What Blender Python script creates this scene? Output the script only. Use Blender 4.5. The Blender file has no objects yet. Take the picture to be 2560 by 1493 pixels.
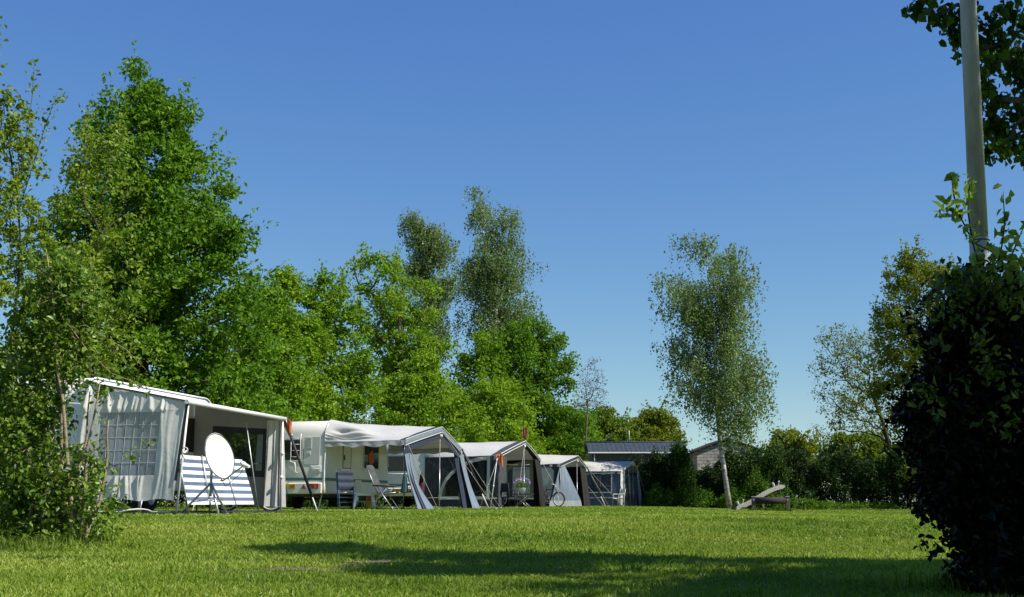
import bpy, math, random
import numpy as np
from mathutils import Vector, Matrix
from mathutils.geometry import tessellate_polygon
R = math.radians
scene = bpy.context.scene
col = scene.collection
# ---------------------------------------------------------------- camera frame (pixels of the 2560x1493 photograph)
F = 3000.0
PITCH = math.atan(509.5 / F)
EYE = 0.45
SUN_EL, SUN_PHI = 47.0, 21.0          # sun to the right and a little behind the camera
SD = Vector((math.cos(R(SUN_PHI)) * math.cos(R(SUN_EL)), -math.sin(R(SUN_PHI)) * math.cos(R(SUN_EL)), math.sin(R(SUN_EL))))

def at(px, py, Y):
    a = (px - 1280) / F; b = -(py - 746.5) / F
    d = Vector((a, math.cos(PITCH) - b * math.sin(PITCH), math.sin(PITCH) + b * math.cos(PITCH)))
    t = Y / d.y
    return Vector((d.x * t, Y, EYE + d.z * t))
def xat(px, Y, py=1200):
    return at(px, py, Y).x
def sstep(a, b, v):
    t = np.clip((np.asarray(v, float) - a) / (b - a), 0, 1)
    return t * t * (3 - 2 * t)
def gz(x, y):
    x = np.asarray(x, float); y = np.asarray(y, float)
    z = 0.25 * sstep(7, 21, y) * (1 - 0.78 * sstep(3, 14, x - 0.06 * (y - 40)))
    z = z + 0.012 * np.sin(x * 0.9 + 1.3) * np.sin(y * 0.7) * sstep(4, 9, y) * (1 - sstep(14, 22, y))
    return z
def g(x, y):
    return float(gz(x, y))

# ---------------------------------------------------------------- objects
def tag(o, label=None, cat=None, group=None, kind=None):
    if label: o['label'] = label
    if cat: o['category'] = cat
    if group: o['group'] = group
    if kind: o['kind'] = kind
    return o
def empty(name, loc, rz=0.0, label=None, cat=None, group=None):
    o = bpy.data.objects.new(name, None); col.objects.link(o)
    o.location = loc; o.rotation_euler = (0, 0, rz); o.empty_display_size = 0.2
    return tag(o, label, cat, group)
def link(name, me, mat, parent=None, smooth=True):
    o = bpy.data.objects.new(name, me); col.objects.link(o)
    mats = mat if isinstance(mat, (list, tuple)) else [mat]
    for m in mats: me.materials.append(m)
    if parent: o.parent = parent
    return o
def copy_tree(o, parent=None):
    c = o.copy(); col.objects.link(c)
    if parent: c.parent = parent
    for ch in list(o.children): copy_tree(ch, c)
    return c

class MB:
    def __init__(s): s.v = []; s.f = []; s.sm = []; s.mi = []
    def add(s, vs, fs, smooth=False, mi=0):
        b = len(s.v); s.v += [tuple(p) for p in vs]
        for f in fs: s.f.append(tuple(b + i for i in f)); s.sm.append(smooth); s.mi.append(mi)
    def box(s, c, size, rz=0, rx=0, ry=0, bev=0.0, mi=0):
        h = [k / 2 for k in size]
        Mx = Matrix.Rotation(rz, 3, 'Z') @ Matrix.Rotation(ry, 3, 'Y') @ Matrix.Rotation(rx, 3, 'X')
        b = max(min(bev, min(h) * .8), min(h) * .02)
        sg = [(x, y, z) for x in (-1, 1) for y in (-1, 1) for z in (-1, 1)]
        P, ix = [], {}
        for q in sg:
            for a in range(3):
                ix[q, a] = len(P)
                P.append(Vector([q[k] * (h[k] if k == a else h[k] - b) for k in range(3)]))
        Fs = [[ix[q, 0], ix[q, 1], ix[q, 2]] for q in sg]
        for a in range(3):
            o1, o2 = (a + 1) % 3, (a + 2) % 3
            for sa in (-1, 1):
                fl = []
                for (s1, s2) in ((-1, -1), (1, -1), (1, 1), (-1, 1)):
                    q = [0, 0, 0]; q[a] = sa; q[o1] = s1; q[o2] = s2; fl.append(ix[tuple(q), a])
                Fs.append(fl)
            for s1 in (-1, 1):
                for s2 in (-1, 1):
                    q = [0, 0, 0]; q[o1] = s1; q[o2] = s2
                    q[a] = -1; A = tuple(q); q[a] = 1; B = tuple(q)
                    Fs.append([ix[A, o1], ix[B, o1], ix[B, o2], ix[A, o2]])
        for f in Fs:
            n = (P[f[1]] - P[f[0]]).cross(P[f[2]] - P[f[0]])
            if n.dot(sum((P[i] for i in f), Vector())) < 0: f.reverse()
        c = Vector(c)
        s.add([c + Mx @ p for p in P], Fs, False, mi)
    def tube(s, pts, r, n=6, cap=True, smooth=True, mi=0):
        pts = [Vector(p) for p in pts]
        rs = r if isinstance(r, (list, tuple)) else [r] * len(pts)
        b = len(s.v); prev = None
        for i, p in enumerate(pts):
            d = (pts[min(i + 1, len(pts) - 1)] - pts[max(i - 1, 0)])
            if d.length < 1e-9: d = Vector((0, 0, 1))
            d.normalize()
            if prev is None:
                a = d.cross(Vector((0, 0, 1)) if abs(d.z) < .95 else Vector((1, 0, 0))).normalized()
            else:
                a = (prev - d * prev.dot(d)); a = a.normalized() if a.length > 1e-6 else d.orthogonal().normalized()
            prev = a; c = d.cross(a)
            for k in range(n):
                t = 2 * math.pi * k / n
                s.v.append(tuple(p + (a * math.cos(t) + c * math.sin(t)) * rs[i]))
        for i in range(len(pts) - 1):
            for k in range(n):
                s.f.append((b + i * n + k, b + i * n + (k + 1) % n, b + (i + 1) * n + (k + 1) % n, b + (i + 1) * n + k)); s.sm.append(smooth); s.mi.append(mi)
        if cap:
            s.f.append(tuple(b + k for k in range(n))[::-1]); s.sm.append(False); s.mi.append(mi)
            e = b + (len(pts) - 1) * n
            s.f.append(tuple(e + k for k in range(n))); s.sm.append(False); s.mi.append(mi)
    def grid(s, fn, nu, nv, smooth=True, mi=0):
        b = len(s.v)
        for j in range(nv + 1):
            for i in range(nu + 1): s.v.append(tuple(fn(i / nu, j / nv)))
        for j in range(nv):
            for i in range(nu):
                a = b + j * (nu + 1) + i
                s.f.append((a, a + 1, a + nu + 2, a + nu + 1)); s.sm.append(smooth); s.mi.append(mi)
    def lathe(s, prof, c=(0, 0, 0), n=16, M=None, smooth=True, mi=0):
        M = M or Matrix.Identity(3); c = Vector(c); b = len(s.v)
        for (r, z) in prof:
            for k in range(n):
                t = 2 * math.pi * k / n
                s.v.append(tuple(c + M @ Vector((r * math.cos(t), r * math.sin(t), z))))
        for i in range(len(prof) - 1):
            for k in range(n):
                s.f.append((b + i * n + k, b + i * n + (k + 1) % n, b + (i + 1) * n + (k + 1) % n, b + (i + 1) * n + k)); s.sm.append(smooth); s.mi.append(mi)
    def torus(s, c, rad, r, M=None, n=28, m=6, mi=0):
        M = M or Matrix.Identity(3); c = Vector(c)
        pts = [c + M @ Vector((rad * math.cos(2 * math.pi * k / n), rad * math.sin(2 * math.pi * k / n), 0)) for k in range(n + 1)]
        s.tube(pts, r, m, cap=False, mi=mi)
    def poly(s, outer, holes, to3d, mi=0):
        loops = [[Vector((p[0], p[1], 0)) for p in outer]] + [[Vector((p[0], p[1], 0)) for p in h] for h in holes]
        tri = tessellate_polygon(loops)
        flat = [p for l in loops for p in l]
        s.add([to3d(p.x, p.y) for p in flat], [tuple(t) for t in tri], False, mi)
    def prism(s, outline, ax, d0, d1, mi=0):
        """outline (a,b) extruded along axis ax from d0 to d1"""
        def P(a, b, d): return {'x': (d, a, b), 'y': (a, d, b), 'z': (a, b, d)}[ax]
        n = len(outline)
        vs = [P(a, b, d0) for a, b in outline] + [P(a, b, d1) for a, b in outline]
        fs = [(k, (k + 1) % n, n + (k + 1) % n, n + k) for k in range(n)] + [tuple(range(n))[::-1], tuple(range(n, 2 * n))]
        s.add(vs, fs, False, mi)
    def build(s, name, mat, parent=None, loc=None):
        me = bpy.data.meshes.new(name); me.from_pydata(s.v, [], s.f); 
        me.polygons.foreach_set('use_smooth', s.sm)
        if any(s.mi): me.polygons.foreach_set('material_index', s.mi)
        me.update()
        o = link(name, me, mat, parent)
        if loc is not None: o.location = loc
        return o

def np_mesh(name, V, Q, mat, parent=None, tint=None, smooth=False, quad=4):
    """V (n,3), Q (m,quad) -> mesh object"""
    me = bpy.data.meshes.new(name)
    n, m = len(V), len(Q)
    me.vertices.add(n); me.vertices.foreach_set('co', np.ascontiguousarray(V, np.float32).ravel())
    me.loops.add(m * quad); me.loops.foreach_set('vertex_index', np.ascontiguousarray(Q, np.int32).ravel())
    me.polygons.add(m); me.polygons.foreach_set('loop_start', np.arange(0, m * quad, quad, dtype=np.int32))
    me.polygons.foreach_set('use_smooth', np.full(m, smooth))
    if tint is not None:
        a = me.attributes.new('tint', 'FLOAT', 'POINT'); a.data.foreach_set('value', np.ascontiguousarray(tint, np.float32))
    me.update(calc_edges=True)
    return link(name, me, mat, parent)

# ---------------------------------------------------------------- materials
def nodes(m):
    m.use_nodes = True; nt = m.node_tree; nt.nodes.clear()
    out = nt.nodes.new('ShaderNodeOutputMaterial'); return nt, out
def N(nt, t, **kw):
    n = nt.nodes.new(t)
    for k, v in kw.items():
        if k in n.inputs: n.inputs[k].default_value = v
        else: setattr(n, k, v)
    return n
def ramp(nt, fac, stops):
    r = nt.nodes.new('ShaderNodeValToRGB'); e = r.color_ramp.elements
    while len(e) < len(stops): e.new(.5)
    for k, (p, c) in enumerate(stops):
        e[k].position = p; e[k].color = (*c, 1)
    nt.links.new(fac, r.inputs[0]); return r.outputs[0]
def surf(name, c, rough=.5, var=.12, scale=6, bump=.0, bscale=40, metal=0, spec=.5, c2=None, stretch=(1, 1, 1), transl=0, coat=0):
    m = bpy.data.materials.new(name); nt, out = nodes(m); L = nt.links.new
    tc = N(nt, 'ShaderNodeTexCoord'); mp = N(nt, 'ShaderNodeMapping'); mp.inputs['Scale'].default_value = stretch
    L(tc.outputs['Object'], mp.inputs[0])
    ns = N(nt, 'ShaderNodeTexNoise', Scale=scale, Detail=6.0, Roughness=.6); L(mp.outputs[0], ns.inputs['Vector'])
    c2 = c2 or tuple(k * (1 - var * 2) for k in c)
    cc = ramp(nt, ns.outputs['Fac'], [(.3, c2), (.7, c)])
    p = N(nt, 'ShaderNodeBsdfPrincipled'); L(cc, p.inputs['Base Color'])
    p.inputs['Roughness'].default_value = rough; p.inputs['Metallic'].default_value = metal
    p.inputs['Specular IOR Level'].default_value = spec; p.inputs['Coat Weight'].default_value = coat
    if bump:
        n2 = N(nt, 'ShaderNodeTexNoise', Scale=bscale, Detail=4.0); L(mp.outputs[0], n2.inputs['Vector'])
        b = N(nt, 'ShaderNodeBump', Strength=bump, Distance=.03); L(n2.outputs['Fac'], b.inputs['Height']); L(b.outputs[0], p.inputs['Normal'])
    if transl:
        t = N(nt, 'ShaderNodeBsdfTranslucent'); L(cc, t.inputs['Color'])
        mx = N(nt, 'ShaderNodeMixShader'); mx.inputs[0].default_value = transl
        L(p.outputs[0], mx.inputs[1]); L(t.outputs[0], mx.inputs[2]); L(mx.outputs[0], out.inputs[0])
    else: L(p.outputs[0], out.inputs[0])
    return m
def leafmat(name, stops, transl=.38, rough=.55, spec=.16, tcol=(1.35, 1.4, .5), pscale=.55):
    m = bpy.data.materials.new(name); nt, out = nodes(m); L = nt.links.new
    at_ = N(nt, 'ShaderNodeAttribute'); at_.attribute_name = 'tint'
    tc = N(nt, 'ShaderNodeTexCoord')
    ns = N(nt, 'ShaderNodeTexNoise', Scale=pscale, Detail=3.0); L(tc.outputs['Object'], ns.inputs['Vector'])
    ma = N(nt, 'ShaderNodeMath', operation='MULTIPLY_ADD'); ma.inputs[1].default_value = 1.2; L(ns.outputs['Fac'], ma.inputs[0])
    sb = N(nt, 'ShaderNodeMath', operation='SUBTRACT'); L(at_.outputs['Fac'], sb.inputs[0]); sb.inputs[1].default_value = .6
    L(sb.outputs[0], ma.inputs[2])
    cc = ramp(nt, ma.outputs[0], stops)
    p = N(nt, 'ShaderNodeBsdfPrincipled'); L(cc, p.inputs['Base Color']); p.inputs['Roughness'].default_value = rough; p.inputs['Specular IOR Level'].default_value = spec
    t = N(nt, 'ShaderNodeBsdfTranslucent')
    mu = N(nt, 'ShaderNodeMix', data_type='RGBA', blend_type='MULTIPLY'); mu.inputs['Factor'].default_value = 1
    L(cc, mu.inputs['A']); mu.inputs['B'].default_value = (*tcol, 1); L(mu.outputs['Result'], t.inputs['Color'])
    mx = N(nt, 'ShaderNodeMixShader'); mx.inputs[0].default_value = transl
    L(p.outputs[0], mx.inputs[1]); L(t.outputs[0], mx.inputs[2]); L(mx.outputs[0], out.inputs[0])
    return m
def glassy(name, c, alpha, rough=.12, lines=None):
    """clear plastic film: part see-through, part tinted glossy sheet; lines = (sx, sz, width) welded grid lines"""
    m = bpy.data.materials.new(name); nt, out = nodes(m); L = nt.links.new
    tr = N(nt, 'ShaderNodeBsdfTransparent'); tr.inputs[0].default_value = (.85, .88, .9, 1)
    p = N(nt, 'ShaderNodeBsdfPrincipled'); p.inputs['Base Color'].default_value = (*c, 1); p.inputs['Roughness'].default_value = rough
    tc = N(nt, 'ShaderNodeTexCoord'); ns = N(nt, 'ShaderNodeTexNoise', Scale=3.5, Detail=3.0); L(tc.outputs['Object'], ns.inputs['Vector'])
    b = N(nt, 'ShaderNodeBump', Strength=.35, Distance=.05); L(ns.outputs['Fac'], b.inputs['Height']); L(b.outputs[0], p.inputs['Normal'])
    mx = N(nt, 'ShaderNodeMixShader'); mx.inputs[0].default_value = alpha
    L(tr.outputs[0], mx.inputs[1]); L(p.outputs[0], mx.inputs[2]); L(mx.outputs[0], out.inputs[0])
    return m

M = {}
def V3(*a): return tuple(a)
# foliage
M['maple_dark'] = leafmat('maple_dark', [(0, (.036, .088, .006)), (.45, (.092, .20, .013)), (1, (.19, .32, .024))])
M['maple_light'] = leafmat('maple_light', [(0, (.078, .160, .010)), (.5, (.175, .300, .017)), (1, (.31, .42, .036))])
M['maple_mid'] = leafmat('maple_mid', [(0, (.060, .132, .009)), (.5, (.140, .262, .017)), (1, (.265, .39, .032))])
M['birch_leaf'] = leafmat('birch_leaf', [(0, (.090, .140, .045)), (.5, (.170, .240, .080)), (1, (.27, .35, .135))], transl=.45, tcol=(1.1, 1.2, .65), spec=.3, rough=.4)
M['olive_leaf'] = leafmat('olive_leaf', [(0, (0.090, 0.122, 0.014)), (.5, (0.163, 0.203, 0.020)), (1, (0.260, 0.277, 0.038))])
M['far_leaf'] = leafmat('far_leaf', [(0, (0.081, 0.130, 0.016)), (.5, (0.138, 0.203, 0.021)), (1, (0.212, 0.260, 0.032))])
M['hawthorn_leaf'] = leafmat('hawthorn_leaf', [(0, (.045, .095, .012)), (.5, (.12, .215, .025)), (1, (.26, .36, .05))], pscale=1.2, spec=.3, rough=.4)
M['yellow_leaf'] = leafmat('yellow_leaf', [(0, (.075, .125, .012)), (.5, (.165, .25, .022)), (1, (.30, .37, .04))], pscale=.8, spec=.25, rough=.45)
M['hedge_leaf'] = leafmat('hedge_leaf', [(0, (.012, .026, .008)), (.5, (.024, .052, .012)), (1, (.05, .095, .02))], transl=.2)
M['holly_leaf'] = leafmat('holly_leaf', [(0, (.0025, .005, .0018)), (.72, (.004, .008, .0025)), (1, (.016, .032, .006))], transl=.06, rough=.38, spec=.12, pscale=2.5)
M['sunlit_holly'] = leafmat('sunlit_holly', [(0, (.02, .045, .006)), (.5, (.06, .11, .010)), (1, (.16, .21, .02))], transl=.3, spec=.4, rough=.35, pscale=3)  # bush leaf tone with sunlight put into the colour
M['shoot_leaf'] = leafmat('shoot_leaf', [(0, (.12, .20, .03)), (.5, (.22, .34, .06)), (1, (.36, .48, .12))], pscale=3, spec=.3)
M['shade_leaf'] = leafmat('shade_leaf', [(0, (.014, .038, .006)), (.5, (.034, .080, .010)), (1, (.085, .16, .018))], transl=.45, pscale=1.5)
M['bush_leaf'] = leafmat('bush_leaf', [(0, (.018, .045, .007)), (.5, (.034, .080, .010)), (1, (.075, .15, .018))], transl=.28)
M['red_leaf'] = leafmat('red_leaf', [(0, (.05, .03, .025)), (.5, (.10, .05, .04)), (1, (.14, .08, .06))])
M['weed_leaf'] = leafmat('weed_leaf', [(0, (0.043, 0.108, 0.012)), (.5, (0.086, 0.187, 0.017)), (1, (0.158, 0.288, 0.029))], pscale=1.5)
M['grass_blade'] = leafmat('grass_blade', [(0, (.085, .155, .012)), (.5, (.195, .292, .026)), (1, (.37, .43, .09))], transl=.35, rough=.45, spec=.2, pscale=.45, tcol=(1.15, 1.25, .4))
M['tall_grass'] = leafmat('tall_grass', [(0, (.030, .060, .006)), (.5, (.090, .150, .014)), (1, (.21, .27, .04))], transl=.35, pscale=1.6)
M['bark'] = surf('bark', (.085, .065, .045), .9, .3, 14, .6, 30)
M['bark_grey'] = surf('bark_grey', (.13, .115, .09), .9, .3, 20, .4, 40)
M['bark_pale'] = surf('bark_pale', (.36, .29, .18), .85, .25, 25, .4, 60)
M['twig'] = surf('twig', (.045, .036, .028), .9, .3, 20)
M['birch_bark'] = surf('birch_bark', (.62, .60, .55), .8, .2, 3.0, .3, 20, c2=(.05, .045, .04), stretch=(1, 1, 2.2))
# things
M['white_paint'] = surf('white_paint', (.80, .80, .78), .35, .05, 3, coat=.1)
M['dish_paint'] = surf('dish_paint', (.68, .67, .63), .45, .04, 3)
M['cream_paint'] = surf('cream_paint', (.74, .71, .62), .35, .04, 2.5, coat=.15)
M['cream_panel'] = surf('cream_panel', (.66, .64, .57), .45, .05, 2.5)
M['teal_paint'] = surf('teal_paint', (.07, .17, .18), .4, .1, 4)
M['blue_stripe'] = surf('blue_stripe', (.10, .16, .22), .5, .1, 4)
M['dark_glass'] = surf('dark_glass', (.012, .010, .010), .06, .1, 3)
M['black_rubber'] = surf('black_rubber', (.014, .014, .014), .75, .2, 20)
M['black_trim'] = surf('black_trim', (.018, .018, .02), .55, .2, 20)
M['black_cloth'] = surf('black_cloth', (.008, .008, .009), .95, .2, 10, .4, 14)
M['steel'] = surf('steel', (.55, .56, .57), .42, .15, 12, metal=.85)
M['zinc'] = surf('zinc', (.42, .475, .55), .5, .2, 5, .25, 50, metal=.1, c2=(.27, .31, .37), stretch=(4, 4, 1))
M['white_metal'] = surf('white_metal', (.78, .78, .76), .35, .06, 8)
M['red_lens'] = surf('red_lens', (.35, .02, .012), .15, .15, 30, c2=(.2, .008, .006))
M['amber_lens'] = surf('amber_lens', (.55, .12, .02), .15, .1, 30)
M['plate'] = surf('plate', (.62, .36, .02), .45, .08, 5)
M['ink'] = surf('ink', (.02, .018, .015), .6, .1, 5)
M['orange_cloth'] = surf('orange_cloth', (.80, .19, .06), .85, .15, 9, .4, 20, transl=.3)
M['red_cloth'] = surf('red_cloth', (.42, .06, .045), .85, .15, 9, transl=.2)
M['maroon_cloth'] = surf('maroon_cloth', (.07, .012, .018), .9, .2, 9)
M['teal_cloth'] = surf('teal_cloth', (.02, .085, .085), .85, .2, 9)
M['rope'] = surf('rope', (.40, .38, .31), .9, .1, 60)
M['wood'] = surf('wood', (.36, .28, .18), .75, .2, 9, .3, 30, stretch=(8, 1, 8))
M['wood_grey'] = surf('wood_grey', (.80, .73, .58), .8, .2, 14, .4, 40, stretch=(1, 9, 9))
M['wood_dark'] = surf('wood_dark', (.045, .036, .03), .85, .3, 14, .5, 30)
M['wood_post'] = surf('wood_post', (.13, .105, .085), .85, .3, 18, .5, 30, stretch=(6, 6, 1))
M['plastic_white'] = surf('plastic_white', (.78, .78, .76), .4, .05, 6)
M['plastic_blue'] = surf('plastic_blue', (.05, .16, .48), .4, .1, 6)
M['plastic_yellow'] = surf('plastic_yellow', (.55, .40, .04), .4, .1, 6)
M['plastic_red'] = surf('plastic_red', (.5, .05, .03), .4, .1, 6)
M['chair_blue'] = surf('chair_blue', (.022, .038, .065), .75, .2, 10, .2, 40)
M['chair_grey'] = surf('chair_grey', (.075, .085, .085), .85, .2, 10, .3, 40)
M['flower'] = surf('flower', (.42, .26, .60), .8, .25, 30, transl=.25)
M['flower_pale'] = surf('flower_pale', (.62, .52, .68), .8, .2, 30, transl=.25)
M['tarpaulin'] = surf('tarpaulin', (.020, .023, .028), .8, .3, 6, .4, 12)
M['canvas_white'] = surf('canvas_white', (.82, .82, .80), .75, .03, 2, .1, 5, transl=.08)
M['canvas_grey'] = surf('canvas_grey', (.50, .495, .47), .85, .05, 2, .25, 7, transl=.07)
M['canvas_cream'] = surf('canvas_cream', (.53, .51, .46), .85, .05, 2, .2, 7, transl=.08)
M['canvas_panel'] = surf('canvas_panel', (.74, .735, .68), .8, .05, 2, .2, 9, transl=.14)
M['canvas_lining_and_shade'] = surf('canvas_lining_and_shade', (.36, .345, .30), .85, .06, 2, .2, 8, transl=.10)
M['fabric_dark'] = surf('fabric_dark', (.052, .056, .064), .9, .15, 3, .7, 5, stretch=(3, 3, .7))
M['fabric_navy'] = surf('fabric_navy', (.022, .03, .055), .9, .15, 3, .5, 6, stretch=(3, 3, .7))
M['fabric_blue'] = surf('fabric_blue', (.075, .11, .19), .9, .12, 3, .6, 6, stretch=(3, 3, .7))
M['fabric_slate'] = surf('fabric_slate', (.20, .25, .31), .9, .12, 3, .5, 6, stretch=(3, 3, .7), transl=.1)
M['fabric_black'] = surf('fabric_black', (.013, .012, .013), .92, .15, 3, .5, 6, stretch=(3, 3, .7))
M['border_white'] = surf('border_white', (.58, .575, .53), .85, .05, 4, .2, 12)
M['curtain_pale'] = surf('curtain_pale', (.46, .49, .49), .85, .1, 2, .5, 6, stretch=(5, 5, .6), transl=.15)
M['film'] = glassy('film', (.30, .33, .35), .62, .2)
M['film_clear'] = glassy('film_clear', (.24, .28, .30), .28)
M['film_blue'] = glassy('film_blue', (.03, .05, .10), .72)
M['film_dark'] = glassy('film_dark', (.02, .022, .026), .68)
M['weld'] = surf('weld', (.50, .54, .56), .6, .05, 9)
M['roof_tile'] = surf('roof_tile', (.060, .080, .105), .85, .25, 8, .2, 20, c2=(.022, .03, .04), spec=.2)
M['chalet_wall'] = surf('chalet_wall', (.20, .17, .14), .85, .15, 2, .2, 20)
M['dark_hole'] = surf('dark_hole', (.01, .01, .01), .9, .1, 5)
M['soil'] = surf('soil', (.19, .135, .08), .95, .3, 12, .6, 40)
def brickmat():
    m = bpy.data.materials.new('block_wall'); nt, out = nodes(m); L = nt.links.new
    tc = N(nt, 'ShaderNodeTexCoord'); mp = N(nt, 'ShaderNodeMapping'); mp.inputs['Rotation'].default_value = (R(90), 0, 0)
    L(tc.outputs['Object'], mp.inputs[0])
    b = N(nt, 'ShaderNodeTexBrick', Scale=1.0); b.inputs['Brick Width'].default_value = .5; b.inputs['Row Height'].default_value = .2; b.inputs['Mortar Size'].default_value = .016
    b.inputs['Color1'].default_value = (.46, .45, .42, 1); b.inputs['Color2'].default_value = (.31, .30, .28, 1); b.inputs['Mortar'].default_value = (.15, .14, .13, 1)
    L(mp.outputs[0], b.inputs['Vector'])
    p = N(nt, 'ShaderNodeBsdfPrincipled', Roughness=.9); L(b.outputs['Color'], p.inputs['Base Color'])
    bp = N(nt, 'ShaderNodeBump', Strength=.5, Distance=.02); L(b.outputs['Fac'], bp.inputs['Height']); bp.invert = True; L(bp.outputs[0], p.inputs['Normal'])
    L(p.outputs[0], out.inputs[0]); return m
M['block_wall'] = brickmat()
def lawnmat():
    m = bpy.data.materials.new('lawn'); nt, out = nodes(m); L = nt.links.new
    tc = N(nt, 'ShaderNodeTexCoord')
    n1 = N(nt, 'ShaderNodeTexNoise', Scale=.45, Detail=5.0); L(tc.outputs['Object'], n1.inputs['Vector'])
    n2 = N(nt, 'ShaderNodeTexNoise', Scale=22.0, Detail=5.0, Roughness=.7); L(tc.outputs['Object'], n2.inputs['Vector'])
    c1 = ramp(nt, n1.outputs['Fac'], [(.32, (.12, .155, .010)), (.5, (.165, .20, .014)), (.68, (.22, .225, .03))])
    c2 = ramp(nt, n2.outputs['Fac'], [(.3, (.45, .5, .45)), (.7, (1.25, 1.2, 1.1))])
    mu = N(nt, 'ShaderNodeMix', data_type='RGBA', blend_type='MULTIPLY'); mu.inputs['Factor'].default_value = 1
    L(c1, mu.inputs['A']); L(c2, mu.inputs['B'])
    # a few worn patches of bare earth
    at_ = N(nt, 'ShaderNodeAttribute'); at_.attribute_name = 'bare'
    mx = N(nt, 'ShaderNodeMix', data_type='RGBA'); L(at_.outputs['Fac'], mx.inputs['Factor']); L(mu.outputs['Result'], mx.inputs['A']); mx.inputs['B'].default_value = (.27, .20, .13, 1)
    p = N(nt, 'ShaderNodeBsdfPrincipled', Roughness=.9); p.inputs['Specular IOR Level'].default_value = .2
    L(mx.outputs['Result'], p.inputs['Base Color'])
    b = N(nt, 'ShaderNodeBump', Strength=.8, Distance=.05); L(n2.outputs['Fac'], b.inputs['Height']); L(b.outputs[0], p.inputs['Normal'])
    L(p.outputs[0], out.inputs[0]); return m
M['lawn'] = lawnmat()
# ---------------------------------------------------------------- foliage
def unit(a):
    return a / np.maximum(np.linalg.norm(a, axis=1, keepdims=True), 1e-9)
def leaf_mesh(name, C, size, mat, parent, rng, aspect=.62, out=None, droop=.0, up=.35, simple=True, fold=.14, tint=None):
    """C (n,3) leaf centres; one small folded leaf each"""
    n = len(C)
    ax = rng.normal(size=(n, 3)); ax[:, 2] -= droop
    if out is not None: ax += out * .8
    ax = unit(ax)
    nr = rng.normal(size=(n, 3)); nr[:, 2] = nr[:, 2] + up * 2
    if out is not None: nr += out * .5
    b = unit(np.cross(nr, ax)); nn = np.cross(ax, b)
    l = (size * (0.5 + .95 * rng.random(n) ** 1.3))[:, None]
    w = l * aspect
    t = rng.random(n) if tint is None else tint
    if simple:
        V = np.stack([C - ax * l * .5, C + b * w * .5 + nn * l * fold, C + ax * l * .5, C - b * w * .5 + nn * l * fold], 1).reshape(-1, 3)
        Q = np.arange(n * 4).reshape(n, 4); k = 4
    else:
        V = np.stack([C - ax * l * .5, C + ax * l * .5 - nn * l * .06,
                      C + b * w * .5 - ax * l * .12 + nn * l * fold, C + b * w * .34 + ax * l * .22 + nn * l * fold * .6,
                      C - b * w * .5 - ax * l * .12 + nn * l * fold, C - b * w * .34 + ax * l * .22 + nn * l * fold * .6], 1).reshape(-1, 3)
        base = (np.arange(n) * 6)[:, None]
        Q = np.concatenate([base + np.array([[0, 2, 3, 1]]), base + np.array([[0, 1, 5, 4]])], 0); k = 6
    return np_mesh(name, V, Q, mat, parent, np.repeat(t, k))

def skeleton(mb, nodes_, base_pts, r0, rng, rmin=.006, expo=.5, bend=.12, nside=5, upness=.3):
    """join every node to the nearest earlier node: a branching structure that tapers with what it carries"""
    base = np.array(base_pts, float); nb = len(base)
    nd = np.array(nodes_, float)
    root = base[0]
    order = np.argsort(np.linalg.norm(nd - base[nb // 2], axis=1)); nd = nd[order]
    P = np.vstack([base, nd]); par = np.full(len(P), -1); 
    for i in range(1, nb): par[i] = i - 1
    pathlen = np.zeros(len(P))
    for i in range(1, nb): pathlen[i] = pathlen[i - 1] + np.linalg.norm(P[i] - P[i - 1])
    for i in range(nb, len(P)):
        lo = 1 if nb > 2 else 0
        d = P[i] - P[lo:i]; L = np.linalg.norm(d, axis=1)
        cost = L + .25 * pathlen[lo:i] + np.where(d[:, 2] < -.1, upness * 3 * np.abs(d[:, 2]), 0)
        j = lo + int(np.argmin(cost)); par[i] = j; pathlen[i] = pathlen[j] + L[j - lo]
    cnt = np.ones(len(P))
    order2 = np.argsort(-pathlen)
    for i in order2:
        if par[i] >= 0: cnt[par[i]] += cnt[i]
    rad = r0 * (cnt / cnt[0]) ** expo
    rad = np.maximum(rad, rmin)
    # trunk as one tube
    mb.tube([P[i] for i in range(nb)], [float(rad[i]) * (1.25 if i == 0 else 1) for i in range(nb)], 10)
    for i in range(nb, len(P)):
        a, c = P[par[i]], P[i]; L = np.linalg.norm(c - a)
        ra, rc = min(float(rad[par[i]]) * .8, float(rad[i]) * 1.35), float(rad[i])
        mid = (a + c) / 2 + rng.normal(size=3) * L * bend * .5 + np.array([0, 0, -L * bend * .35 if L > .6 else 0])
        mb.tube([a, mid, c], [ra, (ra + rc) / 2, rc * .9], nside, cap=False)
    return P[nb:], par

def prof_world(prof, Y, base):
    rows = []
    for (y, xl, xr) in sorted(prof):
        a, b = at(xl, y, Y), at(xr, y, Y)
        rows.append((a.z - base.z, a.x - base.x, b.x - base.x))
    rows.sort(); return np.array(rows)

def crown_points(rows, n, rng, depth=.8, shell=.55):
    z = rows[:, 0]; w = np.maximum(rows[:, 2] - rows[:, 1], .05)
    zz = np.linspace(z[0], z[-1], 200); ww = np.interp(zz, z, w) ** 1.12
    zs = rng.choice(zz, n, p=ww / ww.sum()) + rng.normal(size=n) * (z[-1] - z[0]) / 400
    xl = np.interp(zs, z, rows[:, 1]); xr = np.interp(zs, z, rows[:, 2])
    th = rng.random(n) * 2 * np.pi; r = rng.random(n) ** shell
    x = (xl + xr) / 2 + (xr - xl) / 2 * r * np.cos(th)
    y = (xr - xl) / 2 * depth * r * np.sin(th)
    return np.stack([x, y, zs], 1)

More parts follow.
